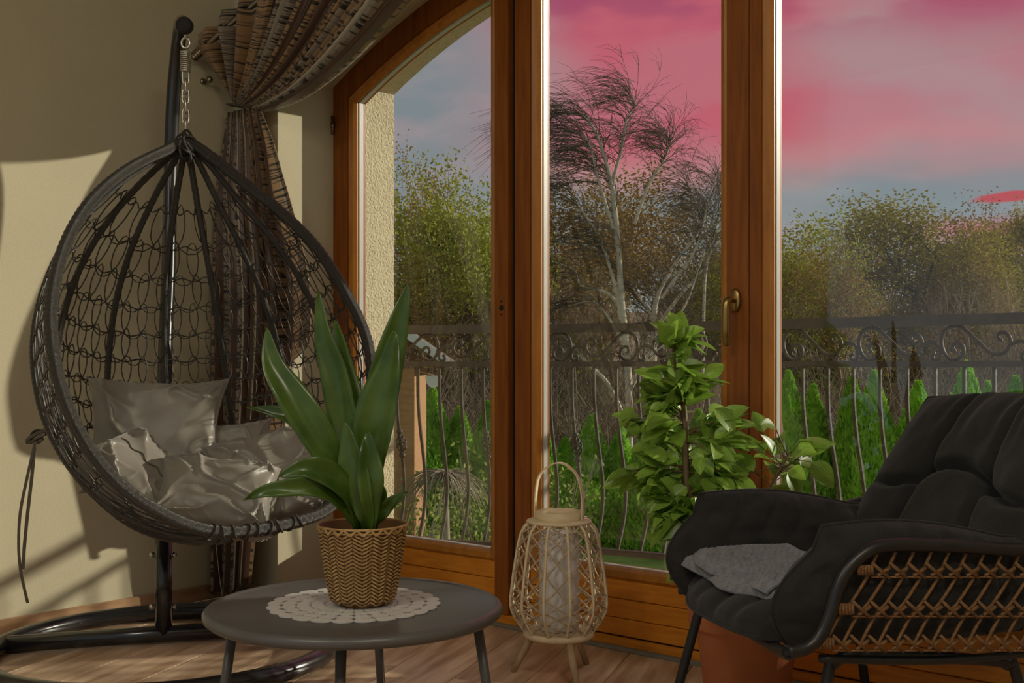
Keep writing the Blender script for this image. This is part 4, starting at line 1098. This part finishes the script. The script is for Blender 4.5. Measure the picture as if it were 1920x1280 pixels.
# ------------------------------------------------------------------ coffee table, doily, basket and plant
TB = Vector((-.3165, 2.31, .40)); TR = .2985
def build_table():
    t = thing('coffee_table', (TB.x, TB.y, 0), 'round black metal coffee table with splayed legs', 'table')
    m = MB(); r = TR
    m.lathe([(.01, -.004), (r - .022, -.004), (r - .018, -.002), (r - .012, .0), (r - .005, -.003), (r, -.010), (r - .001, -.018), (r - .008, -.024), (r - .02, -.026), (.01, -.026)], TB, 96); m.build('table_top', 'table_black', t)
    legs = [((440, 1186, 2.29), (-.052, -.01)), ((640, 1195, 2.10), (.0, -.07)), ((705, 1195, 2.50), (.012, .07)), ((893, 1172, 2.30), (.055, .0))]
    for (px, py, d), (ox, oy) in legs:
        a = P(px, py, d); a.z = TB.z - .024; k = (TB.z - .024)
        b = Vector((a.x + ox, a.y + oy, .004)); m = MB(); m.tube([a, b], [.0105, .0085], 12); lg = m.build('leg', 'table_black', t)
        m = MB(); m.lathe([(.004, 0), (.0115, 0), (.0105, .010), (.004, .012)], (b.x, b.y, 0), 12); m.build('foot_cap', 'rubber', lg)
    # doily: overlapping scallops leave small diamond openings
    dc = Vector((TB.x - .002, TB.y + .005, TB.z - .0035)); d = tag(None or bpy.data.objects.new('doily', None), 'white scalloped doily with diamond cut-outs under the basket', 'doily')
    COL.objects.link(d); d.location = dc; WM[d.name] = Matrix.Translation(dc)
    m = MB(); rings = [(.022, 12), (.046, 24), (.073, 24), (.101, 24), (.130, 24), (.159, 24)]; n = 24
    for k, (rr, cnt) in enumerate(rings):
        cr = rr * math.sin(PI / cnt) * 1.04; crr = .0140
        for i in range(cnt):
            a = 2 * PI * i / cnt; o = Vector((math.cos(a), math.sin(a), 0)); s = Vector((-math.sin(a), math.cos(a), 0)); c = dc + o * rr
            lo = [c + o * (crr * 1.10 * math.cos(q)) + s * (cr * math.sin(q)) for q in [2 * PI * j / 16 for j in range(16)]]; hi = [p + Z * .0022 for p in lo]
            m.add(lo + hi, [tuple(range(16, 32))] + [(j, (j + 1) % 16, 16 + (j + 1) % 16, 16 + j) for j in range(16)])
    m.build('lace', 'doily', d, smooth=False, fix=False)
build_table()

PC = Vector((-.300, 2.305, TB.z - .0005))
def build_pot():
    p = thing('basket_planter', PC, 'woven bamboo basket planter standing on the doily', 'planter')
    h = .160; r0, r1 = .060, .0875
    def rad(t): return r0 + (r1 - r0) * (t ** .72) if t > .06 else r0 * (.86 + .14 * t / .06)
    m = MB(); prof = [(rad(i / 20) - .0035, h * i / 20) for i in range(21)]
    m.lathe([(.01, .001)] + prof + [(rad(1) - .007, h), (rad(.8) - .008, h * .80), (.01, h * .79)], PC, 48); m.build('liner', 'bamboo_dark', p)
    # herringbone splints
    m = MB(); cols, rows = 26, 10; random.seed(3)
    for c in range(cols):
        for r in range(rows):
            for q in range(2):
                sg = 1 if (c % 2) else -1
                a0 = 2 * PI * (c + .02) / cols; a1 = 2 * PI * (c + .98) / cols; t0 = .015 + .90 * (r + .5 * q) / rows; dt = .062; th = .027
                va = t0 + (dt if sg > 0 else 0); vb = t0 + (0 if sg > 0 else dt); vs = []
                bow = .0022 + ru(0, .0014)
                for a, tt in ((a0, va), ((a0 + a1) / 2, (va + vb) / 2), (a1, vb)):
                    out = bow if a == (a0 + a1) / 2 else -.001
                    for ee in (0, th):
                        z = min(.965, max(.01, tt + ee)); rr = rad(z) + out - .0006; vs.append(PC + Vector((rr * math.cos(a), rr * math.sin(a), h * z)))
                m.add(vs, [(0, 2, 3, 1), (2, 4, 5, 3)])
    o = tag(m.build('splints', 'bamboo', p, smooth=False, fix=False), kind='stuff')
    m = MB()
    for zz, rr_ in ((.945, .0020), (.995, .0026)):
        m.tube([PC + Vector(((rad(zz) + .001) * math.cos(a), (rad(zz) + .001) * math.sin(a), h * zz)) for a in [2 * PI * i / 48 for i in range(48)]], rr_, 6, closed=True)
    for i in range(22):
        a = 2 * PI * i / 22
        for sg in (-1, 1):
            b = a + sg * .14; m.tube([PC + Vector(((rad(.93) + .0035) * math.cos(a), (rad(.93) + .0035) * math.sin(a), h * .925)), PC + Vector(((rad(1) + .0035) * math.cos(b), (rad(1) + .0035) * math.sin(b), h * 1.0))], (.0010, .0032), 4, flat=Vector((math.cos(a), math.sin(a), 0)))
    m.build('rim_lacing', 'bamboo', p, smooth=False)
    m = MB(); m.lathe([(.002, h * .82), (.05, h * .815), (rad(.8) - .009, h * .80)], PC, 24, cap=False); m.build('soil', 'soil', p)
    # plant: broad strap leaves
    pl = thing('dracaena', PC + Z * h * .82, 'potted plant with broad dark green sword-shaped leaves in the bamboo basket', 'plant')
    B0 = (690, 985)
    LV = [  # centre line in pixels with a depth offset, half width in metres, face direction tilt
        ([(682, 985, 0), (668, 900, .02), (648, 800, .05), (628, 700, .06), (606, 625, .07), (598, 545, .08)], .030, -.2),
        ([(690, 985, .02), (672, 900, .05), (652, 790, .07), (640, 700, .08), (628, 600, .09)], .042, .15),
        ([(695, 985, .03), (690, 900, .04), (700, 800, .06), (722, 700, .07), (745, 610, .08), (766, 530, .09)], .036, .3),
        ([(698, 980, .0), (694, 880, .0), (708, 780, -.01), (728, 700, -.01), (742, 618, .0)], .042, -.25),
        ([(676, 985, 0), (640, 900, .0), (590, 810, -.01), (545, 740, -.01), (510, 680, .0), (500, 615, .01)], .034, .25),
        ([(668, 975, .04), (625, 900, .05), (585, 830, .06), (545, 785, .07), (505, 770, .08), (462, 763, .09)], .016, .5),
        ([(672, 985, -.03), (655, 930, -.06), (615, 890, -.09), (570, 878, -.11), (523, 893, -.12)], .026, .7),
        ([(668, 985, -.04), (630, 940, -.08), (585, 915, -.11), (535, 915, -.13), (490, 922, -.14), (457, 938, -.145)], .017, .85),
        ([(692, 985, -.05), (676, 920, -.06), (660, 860, -.06), (648, 790, -.05)], .030, -.3),
        ([(694, 985, -.05), (695, 920, -.07), (692, 860, -.07), (688, 808, -.06)], .025, .2),
        ([(700, 985, -.01), (714, 955, -.01), (712, 920, 0), (702, 898, 0)], .016, -.4),
        ([(702, 985, -.03), (715, 962, -.04), (735, 940, -.05), (764, 922, -.06)], .013, .4),
    ]
    for pts, hw, tilt in LV:
        c = catmull([P(x, y, 2.305 + dz) for x, y, dz in pts], 7); k = len(c)
        m = MB(); vs = []; fs = []; W_ = 7
        # start inside the pot
        c[0] = PC + Vector((c[0].x - PC.x, c[0].y - PC.y, 0)) * .6 + Z * (h * .80)
        for i in range(k):
            t = i / (k - 1); T = (c[min(i + 1, k - 1)] - c[max(i - 1, 0)]).normalized()
            side = T.cross(Vector((math.sin(tilt), -math.cos(tilt), .25))).normalized(); up = side.cross(T).normalized()
            w = hw * (.30 + .70 * min(1, t / .40) ** .8 if t < .40 else 1.0) * (1 if t < .5 else max(.03, (1 - ((t - .5) / .5) ** 1.8)))
            wav = .0035 * math.sin(t * 13 + tilt * 9)
            for j in range(W_):
                x = 2 * j / (W_ - 1) - 1; vs.append(c[i] + side * (x * w) + up * (abs(x) ** 1.3 * w * .38 + wav * x) - up * .0)
        for i in range(k - 1):
            for j in range(W_ - 1): fs.append((i * W_ + j, i * W_ + j + 1, (i + 1) * W_ + j + 1, (i + 1) * W_ + j))
        m.add(vs, fs); o = m.build('leaf', 'leaf_dark', pl, fix=False)
        md = o.modifiers.new('thick', 'SOLIDIFY'); md.thickness = .0014
build_pot()

# ------------------------------------------------------------------ rattan floor lantern
def build_lantern():
    c = Vector((.1325, 3.24, 0)); e = thing('floor_lantern', c, 'pale rattan floor lantern with a loop handle on three wooden legs', 'lantern')
    zb, zt = .122, .440
    def rad(t): return .098 + (.139 - .098) * math.sin(PI * min(1, max(0, t * .93 + .03)) ** .82) ** .6 if 0 else None
    prof = catmull([(.094, .125, 0), (.112, .150, 0), (.133, .185, 0), (.139, .215, 0), (.135, .26, 0), (.125, .33, 0), (.115, .385, 0), (.103, .418, 0), (.080, .438, 0)], 6)
    def pr(t):
        f = t * (len(prof) - 1); i = min(int(f), len(prof) - 2); q = prof[i].lerp(prof[i + 1], f - i); return q.x, q.y
    n = 12
    for k in range(n):
        a = 2 * PI * (k + .35) / n; m = MB()
        m.tube([c + Vector((pr(i / 24)[0] * math.cos(a), pr(i / 24)[0] * math.sin(a), pr(i / 24)[1])) for i in range(25)], .0042, 7); m.build('rib', 'lantern_wood', e)
        # lattice panel between this rib and the next: crossing doubled cords
        m = MB(); a2 = a + 2 * PI / n; nx = 7
        for i in range(nx):
            t0, t1 = .06 + .88 * i / nx, .06 + .88 * (i + 1) / nx
            for s0, s1 in ((t0, t1 + .02), (t1 + .02, t0)):
                for off in (-.0022, .0022):
                    pts = []
                    for j in range(7):
                        f = j / 6; tt = s0 + (s1 - s0) * f; r, z = pr(min(1, max(0, tt))); aa = a + (a2 - a) * f; pinch = math.cos(math.pi / n) / math.cos((f - .5) * 2 * math.pi / n)
                        pts.append(c + Vector((r * pinch * math.cos(aa), r * pinch * math.sin(aa), z + off * math.sin(f * PI * 4))) + Vector((math.cos(aa), math.sin(aa), 0)) * (.0018 * math.cos(f * PI * 4) * (1 if off > 0 else -1)))
                    m.tube(pts, .0021, 4, caps=False)
        m.build('lattice', 'lantern_cord', e, fix=False)
    m = MB(); m.lathe([(.02, .112), (.094, .112), (.101, .117), (.101, .127), (.094, .132), (.02, .132)], c, 40); m.build('base_ring', 'lantern_wood', e)
    m = MB(); m.lathe([(.066, .433), (.090, .433), (.093, .437), (.090, .442), (.066, .444)], c, 40, cap=False); m.lathe([(.066, .433), (.066, .444)], c, 40, cap=False); m.build('top_ring', 'lantern_wood', e)
    m = MB(); m.lathe([(.0655, .434), (.0665, .434), (.0665, .466), (.0630, .466), (.0630, .434), (.0655, .434)], c, 40, cap=False); m.build('collar', 'lantern_wood', e)
    # flat bentwood handle
    hd = Vector((.93, -.36, 0)).normalized(); sdv = Vector((.36, .93, 0)).normalized()
    pts = catmull([c + hd * -.0695 + Z * .445, c + hd * -.0700 + Z * .50, c + hd * -.060 + Z * .560, c + hd * -.030 + Z * .592, c + Z * .602, c + hd * .030 + Z * .592, c + hd * .058 + Z * .560, c + hd * .0700 + Z * .50, c + hd * .0695 + Z * .445], 6)
    m = MB(); m.tube(pts, (.0125, .0026), 4, flat=sdv); hh = m.build('handle', 'lantern_wood', e, smooth=False)
    m = MB(); q = c + hd * .068 + Z * .453; m.bar(q - hd * .006, q + hd * .022, .0022, 8); m.build('handle_pin', 'chrome', hh)
    m = MB(); m.lathe([(.01, .134), (.056, .134), (.057, .138), (.057, .405), (.054, .408), (.051, .405), (.051, .15), (.01, .15)], c, 40); m.build('candle_cylinder', 'candle', e)
    for px, py, d in ((962, 1258, 3.285), (1083, 1296, 3.10), (1100, 1244, 3.37)):
        f = P(px, py, d); f.z = 0; o = Vector((f.x - c.x, f.y - c.y, 0)); a = c + o * .55 + Z * .116; m = MB(); m.tube([a, Vector((f.x, f.y, .001))], [.0125, .0085], 12); m.build('leg', 'lantern_leg', e)
build_lantern()

# ------------------------------------------------------------------ terracotta pot with a ficus
def leaf_mesh():
    m = MB(); vs = []; fs = []; k, wn = 9, 5
    for i in range(k):
        t = i / (k - 1); w = .37 * math.sin(PI * t ** .85) ** .75 * (1 - .25 * t) + .004
        for j in range(wn):
            x = 2 * j / (wn - 1) - 1; vs.append((x * w, t, -.22 * t * t + abs(x) * w * .35))
    for i in range(k - 1):
        for j in range(wn - 1): fs.append((i * wn + j, i * wn + j + 1, (i + 1) * wn + j + 1, (i + 1) * wn + j))
    m.add(vs, fs); me = m.mesh('ficus_leaf', True, False); me.materials.append(MATS['leaf_ficus']); return me
def build_ficus():
    pc = Vector((.605, 2.955, 0))
    e = thing('terracotta_pot', pc, 'orange terracotta flower pot on the floor behind the armchair', 'pot')
    m = MB(); m.lathe([(.01, 0), (.100, 0), (.104, .004), (.130, .205), (.132, .207), (.146, .209), (.149, .214), (.153, .262), (.151, .268), (.144, .269), (.138, .262), (.132, .215), (.125, .20), (.01, .20)], pc, 56); m.build('pot_body', 'terracotta', e, sharp=50)
    m = MB(); m.lathe([(.002, .232), (.08, .230), (.136, .226)], pc, 32, cap=False); m.build('soil', 'soil', e)
    f = thing('ficus', pc + Z * .23, 'tall bushy green ficus in the terracotta pot by the window', 'plant')
    random.seed(77); lm = leaf_mesh(); stems = MB()
    D = 2.93
    def line(pts): return catmull([P(x, y, D + dz) for x, y, dz in pts], 8)
    base = pc + Z * .22
    trunk = [base] + line([(1330, 1010, -.02), (1293, 930, -.03), (1285, 840, -.02), (1282, 760, 0), (1268, 690, 0), (1262, 640, 0)])
    right = [base] + line([(1410, 960, .04), (1440, 920, .03), (1462, 880, .02), (1480, 850, .02)])
    trail = [base] + line([(1330, 1030, -.08), (1290, 1040, -.12), (1272, 1060, -.13), (1265, 1085, -.13)])
    stems.tube(trunk, [.011 - .007 * i / len(trunk) for i in range(len(trunk))], 8); stems.tube(right, [.007 - .004 * i / len(right) for i in range(len(right))], 7); stems.tube(trail, .003, 6)
    spots = []
    # side branches of the main crown
    for i in range(84):
        t = ru(.10, 1.0); p = trunk[min(len(trunk) - 1, int(t * len(trunk)))]
        py = HOR - (p.z - EYE) * F / p.y
        half = .165 if 760 < py < 900 else .105
        if py < 720:
            half = .05
            if R() < .72: continue
        a = ru(0, 2 * PI); o = Vector((math.cos(a), math.sin(a) * .55, ru(-.25, .55))); q = p + o * half * ru(.55, 1.0); md = p.lerp(q, .5) + Z * .012
        stems.tube([p, md, q], [.0025, .002, .0012], 5)
        for _ in range(8): spots.append((p.lerp(q, ru(.25, 1.05)) + Vector((ru(-.018, .018), ru(-.018, .018), ru(-.02, .02))), o, ru(.045, .080)))
    for i in range(9):
        p = trunk[len(trunk) - 1 - i * 2]; a = i * 2.4; spots.append((p, Vector((math.cos(a) * .7, math.sin(a) * .5, .8)), .085))
    spots.append((P(1268, 640, D), Vector((-.35, 0, 1)), .10)); spots.append((P(1275, 640, D), Vector((.55, 0, .75)), .085)); spots.append((P(1262, 690, D), Vector((.4, -.3, .6)), .085)); spots.append((P(1330, 780, D), Vector((1, -.2, .1)), .09)); spots.append((P(1340, 765, D - .05), Vector((1, -.3, -.1)), .085)); spots.append((P(1190, 765, D), Vector((-.6, -.2, -.7)), .065))
    for i in range(26):
        p = right[min(len(right) - 1, 9 + int(ru(.15, 1) * (len(right) - 9)))]; a = ru(0, 6.28); o = Vector((math.cos(a) * 1.0, math.sin(a) * .6, ru(-.3, .9))); q = p + o * ru(.02, .09); stems.tube([p, q], .0014, 4); spots.append((q, o, ru(.055, .088)))
    for i in range(13):
        p = trail[min(len(trail) - 1, 12 + int(ru(0, 1) * (len(trail) - 12)))]; a = ru(0, 6.28); spots.append((p, Vector((math.cos(a), math.sin(a), -.3)), ru(.030, .045)))
    # drooping lower fringe of the crown
    for i in range(22):
        x, y = ru(1225, 1300), ru(930, 1000); p = P(x, y, D + ru(-.08, .06)); q = P(1285, 915, D); stems.tube([q, (p + q) / 2 + Z * .01, p], .0013, 4); spots.append((p, Vector((ru(-1, 1), ru(-1, 1), -.6)), ru(.030, .048)))
    stems.build('stems', 'leaf_stem', f)
    # the 300 leaves that show largest are parts, the rest one joined part
    spots.sort(key=lambda q: -q[2] / q[0].y); rest = MB(); cnt = 0
    base_v = [Vector(v.co) for v in lm.vertices]; base_f = [tuple(q.vertices) for q in lm.polygons]
    for p, o, L_ in spots:
        y = (o + Vector((ru(-.6, .6), ru(-.6, .6), ru(-.75, .55)))).normalized(); x = y.cross(Z + Vector((ru(-.9, .9), ru(-1.5, .3), 0))).normalized(); z = x.cross(y)
        M = Matrix(((x.x * L_, y.x * L_, z.x * L_, p.x), (x.y * L_, y.y * L_, z.y * L_, p.y), (x.z * L_, y.z * L_, z.z * L_, p.z), (0, 0, 0, 1)))
        u, n = un(p + y * L_)
        if n > NW - .01: continue
        cnt += 1
        if cnt <= 300: put('leaf', lm, None, f, M)
        else: rest.add([M @ v for v in base_v], base_f)
    if rest.v: tag(rest.build('small_leaves', 'leaf_ficus', f, fix=False), kind='stuff')
build_ficus()

# ------------------------------------------------------------------ armchair with wicker sides and tufted cushion
def build_armchair():
    O = Vector((.792, 2.46, 0)); fd = Vector((-.966, -.258, 0)).normalized(); sv = Vector((-.258, .966, 0)).normalized()
    def CH(f, s, z): return O + fd * f + sv * s + Z * z
    ch = thing('armchair', O, 'black wicker-sided armchair with a charcoal tufted cushion', 'armchair')
    def fz(px, py, s):
        p = ray_plane(px, py, CH(0, s, 0), sv); return ((p - O).dot(fd), p.z)
    SN = -.335
    # side tube: front foot of the shell, up over the arm, back to the rear
    prof = [fz(*q, SN) for q in ((1478, 1222), (1512, 1214), (1538, 1190), (1556, 1150), (1569, 1105), (1585, 1072), (1610, 1045), (1642, 1026), (1690, 1021), (1800, 1024), (1920, 1030))]
    prof += [(-.18, .545), (-.26, .551), (-.31, .555)]
    for sg in (-1, 1):
        m = MB(); m.tube(catmull([CH(f - (.095 * max(0, min(1, (f - .12) / .2)) if sg > 0 else 0), sg * .335 * (1 if f > -.22 else (.99 if f > -.28 else .93)), z) for f, z in prof], 6), .0125, 12); m.build('arm_tube', 'chair_black', ch)
    f0, z0 = prof[0]
    m = MB(); m.tube(catmull([CH(f0, -.335, z0), CH(f0 - .012, -.31, z0 - .010), CH(f0 - .055, -.15, z0 - .030), CH(f0 - .085, .15, z0 - .030), CH(f0 - .10, .31, z0 - .010), CH(f0 - .095, .335, z0)], 6), .0115, 10); m.build('front_tube', 'chair_black', ch)
    m = MB(); m.tube(catmull([CH(-.31, -.312, .555), CH(-.352, -.22, .558), CH(-.365, 0, .560), CH(-.352, .22, .558), CH(-.31, .312, .555)], 6), .0125, 12); m.build('rear_tube', 'chair_black', ch)
    # bottom frame of the shell
    zb = .332
    m = MB(); m.tube(catmull([CH(.33, -.318, .350), CH(.1, -.322, zb), CH(-.12, -.318, zb), CH(-.24, -.26, zb), CH(-.27, 0, zb), CH(-.24, .26, zb), CH(-.12, .318, zb), CH(.1, .322, zb), CH(.33, .318, .350)], 6), .008, 8); m.build('seat_frame', 'chair_black', ch)
    # tube behind the back cushion
    m = MB(); m.tube(catmull([CH(-.235, -.26, zb), CH(-.32, -.255, .56), CH(-.392, -.215, .735), CH(-.405, -.14, .768), CH(-.41, 0, .772), CH(-.405, .14, .768), CH(-.392, .215, .735), CH(-.32, .255, .56), CH(-.235, .26, zb)], 6), .011, 10); m.build('back_tube', 'chair_black', ch)
    # rattan rods and cord bindings of the two sides, mirrored
    pitch = 33.5; rods = []
    for i in range(14):
        xt = 1650 + i * pitch
        rods.append([(xt, 1030), (xt - 12, 1058), (xt - 22, 1082), (xt - 52, 1130), (xt - 72, 1152), (xt - 100, 1205), (xt - 108, 1222)])
    for sg in (-1, 1):
        for rd in rods:
            pts = [fz(x, y, SN) for x, y in rd]
            if pts[0][0] < -.30 or pts[-1][0] < -.22: continue
            m = MB(); m.tube(catmull([CH(f, sg * (.335 - .004), z) for f, z in pts], 3), .0032, 6); m.build('rod', 'rope', ch)
        for (xs, y0, y1, dx) in ((1608, 1056, 1080, 0), (1572, 1128, 1154, 0), (1535, 1192, 1218, 0)):
            m = MB()
            # wound start of the binding
            for q in range(5):
                a_, b_ = fz(xs + q * 6, y0 + 2, SN), fz(xs + q * 6 + 1, y1 - 3, SN); m.tube([CH(a_[0], sg * .3385, a_[1]), CH(b_[0], sg * .3385, b_[1])], .0035, 6)
            x = xs + 26
            while x < 2100:
                a_, b_, c_, d_ = fz(x, y0, SN), fz(x + pitch * .85, y1, SN), fz(x + pitch * .30, y1 - 1, SN), fz(x + pitch * 1.0, y0 + 8, SN)
                if b_[0] < (-.28 if y0 < 1100 else (-.24 if y0 < 1170 else -.20)): break
                for o in (-.0026, .0026):
                    m.tube([CH(a_[0] + o, sg * .340, a_[1] + o), CH(b_[0] + o, sg * .340, b_[1] + o)], .0030, 5)
                m.tube([CH(c_[0], sg * .3365, c_[1]), CH(d_[0], sg * .3365, d_[1])], .0038, 5)
                e_, g_ = fz(x - 2, y1 + 1, SN), fz(x + pitch, y1 + 1, SN)
                m.tube([CH(e_[0], sg * .337, e_[1]), CH(g_[0], sg * .337, g_[1])], .0020, 5)
                x += pitch
            m.build('cord_binding', 'rope', ch, fix=False)
    # rear rods
    for i in range(9):
        s = -.24 + .06 * i; k = 1 - (s / .3) ** 2
        m = MB(); m.tube([CH(-.24 - .03 * k, s, zb), CH(-.315 - .04 * k, s, .47), CH(-.335 - .03 * k, s, .558), CH(-.398 - .010 * k, s, .765 if abs(s) < .2 else .725)], .0035, 6); m.build('rod', 'rope', ch)
    # side-leg hoops
    for sg in (-1, 1):
        if sg < 0: hp = [fz(*q, -.285) for q in ((1553, 1262), (1560, 1247), (1577, 1233), (1604, 1228), (1720, 1231), (1860, 1238), (1888, 1246), (1906, 1264))]
        h = [(hp[0][0] + .075, 0.006)] + hp + [(hp[-1][0] - .06, 0.006)]
        m = MB(); m.tube(catmull([CH(f, sg * (.285 + (.03 if z < .05 else 0)), z) for f, z in h], 5), .0110, 12); lg = m.build('leg_hoop', 'chair_black', ch)
        for f, z in (h[0], h[-1]):
            m = MB(); m.lathe([(.004, 0), (.013, 0), (.012, .012), (.004, .014)], CH(f, sg * .315, 0), 12); m.build('foot_cap', 'rubber', lg)
    # ------------- cushion pads
    cus = thing('armchair_cushion', CH(0, 0, .36), 'charcoal grey tufted cushion lining the seat, arms and back of the armchair', 'cushion')
    def slab(name, base, th, n=(36, 30), seams=None, nz=.006, seed=0, flipn=False, soft=5):
        def nrm(i, j):
            e = .004; a = base(min(1, i + e), j) - base(max(0, i - e), j); b = base(i, min(1, j + e)) - base(i, max(0, j - e)); q = a.cross(b)
            q = q.normalized() if q.length > 1e-12 else Z.copy()
            return -q if flipn else q
        def pos(i, j, side):
            x, y = 2 * i - 1, 2 * j - 1
            e = (max(0, 1 - abs(x) ** soft) ** .5) * (max(0, 1 - abs(y) ** soft) ** .5)
            t = th * .5 * e
            if seams: t *= seams(i, j, side)
            q = Vector((i * 5 + seed, j * 5, side * 3 + seed)); t += nz * (noise.noise(q) + .5 * noise.noise(q * 2.1)) * min(1, e * 2)
            return base(i, j) + nrm(i, j) * (t * side)
        m = MB(); m.grid(lambda i, j: pos(i, j, 1), *n); m.grid(lambda i, j: pos(i, j, -1), *n)
        o = m.build(name, 'charcoal', cus)
        k = 40; edge = [pos(i / k, 0, 0) for i in range(k)] + [pos(1, i / k, 0) for i in range(k)] + [pos(1 - i / k, 1, 0) for i in range(k)] + [pos(0, 1 - i / k, 0) for i in range(k)]
        m = MB(); m.tube(edge, .0035, 5, closed=True); m.build('piping', 'charcoal', o)
        return pos
    def groove(x, c, w): return math.exp(-((x - c) / w) ** 2)
    # seat
    def seat(i, j):
        s = -.285 + .57 * i; f0_ = .392 - .085 * abs(2 * i - 1) ** 3; f = f0_ - (f0_ + .143) * j
        z = .372 + .012 * math.sin(PI * j) + (.028 * (2 * i - 1) ** 4) - (.020 * max(0, 1 - j / .12) ** 2)
        return CH(f, s, z)
    def seat_seam(i, j, side):
        g = 1.0
        if side > 0: g -= .30 * (abs(math.sin(PI * 6.5 * i + .4)) ** 6) * max(.15, 1 - j * 1.6)
        return g
    slab('seat_pad', seat, .085, (60, 44), seat_seam, .005, 3, True)
    # arms
    for sg, nm in ((-1, 'arm_pad'), (1, 'arm_pad')):
        def arm(i, j, sg=sg):
            z = .352 + (.575 - .352) * j; front = .345 + .050 * math.sin(PI * min(1, j * 1.25)) - .045 * j * j; rear = -.17 - .02 * j
            f = front + (rear - front) * i
            s = .226 + .046 * j + .008 * math.sin(PI * j)
            z += .022 * math.sin(PI * min(1, i * 1.15 + .1)) * j - .034 * i * j
            return CH(f, sg * s, z)
        def arm_seam(i, j, side): return 1 - .22 * (abs(math.sin(PI * 7 * i)) ** 8) * (.35 + .65 * max(0, (j - .5) * 2))
        slab(nm, arm, .118, (60, 36), arm_seam, .012, 9 + sg, sg > 0, 3.0)
    # back
    def back(i, j):
        s0 = .305 - .055 * j ** 2; s = (-1 + 2 * i) * s0
        f = -.085 - .02 * (1 - (2 * i - 1) ** 2) - .255 * j; z = .365 + .435 * j + .010 * math.sin(PI * i)
        f += .05 * abs(2 * i - 1) ** 3
        return CH(f, s, z)
    def back_seam(i, j, side):
        if side < 0: return .6
        w = .018 + .012 * abs(noise.noise(Vector((i * 3, j * 3, 1))))
        off = .05 * max(0, (.5 - j)) * 2
        g = .62 * max(groove(i, .70 + off, w), groove(i, .31 - off, w)) + .62 * groove(j, .53 - .05 * math.sin(PI * i * 3), .022)
        for ci in (.31, .70): g += .35 * math.exp(-(((i - ci) / .06) ** 2 + ((j - .53) / .05) ** 2))
        g += .16 * abs(math.sin(i * 17 + 1)) ** 8 * max(0, j - .65) * 2.4
        return max(.10, 1.12 - g)
    slab('back_pad', back, .135, (84, 70), back_seam, .006, 21, True)
    # ------------- knitted throw lying folded on the seat
    tw = thing('knitted_throw', CH(.22, .06, .42), 'grey chunky-knit throw folded on the armchair seat', 'blanket')
    def layer(dz, sh):
        c00, c10, c01, c11 = (.365 + sh, .235), (.335 + sh, -.105), (.13, .17), (.11, -.15)
        def fn(i, j, k=0):
            f = (c00[0] * (1 - i) + c10[0] * i) * (1 - j) + (c01[0] * (1 - i) + c11[0] * i) * j; s = (c00[1] * (1 - i) + c10[1] * i) * (1 - j) + (c01[1] * (1 - i) + c11[1] * i) * j
            f += .012 * math.sin(i * 9 + dz * 200) * (1 - j); z = .4185 + dz + .006 * noise.noise(Vector((f * 14, s * 14, dz * 90))) - .020 * max(0, 1 - j / .14) ** 2 + .02 * j + .022 * max(0, (s - .12) / .12)
            # rows of stitches
            rw = abs(math.sin(PI * 15 * i)); st = math.sin(2 * PI * 17 * j + (2.0 if math.sin(PI * 15 * i) * math.cos(PI * 15 * i) > 0 else -2.0) * rw)
            ed = min(1, 7 * j * (1 - j) + .12) * min(1, 7 * i * (1 - i) + .12); z += (.0040 * rw + .0026 * st) * ed
            return CH(f, s, z)
        m = MB(); m.grid(lambda i, j: fn(i, j), 150, 150); o = m.build('knit_layer', 'knit', tw, fix=False); md = o.modifiers.new('thick', 'SOLIDIFY'); md.thickness = .010; md.offset = -1
    layer(.012, 0); layer(.028, -.018)
build_armchair()
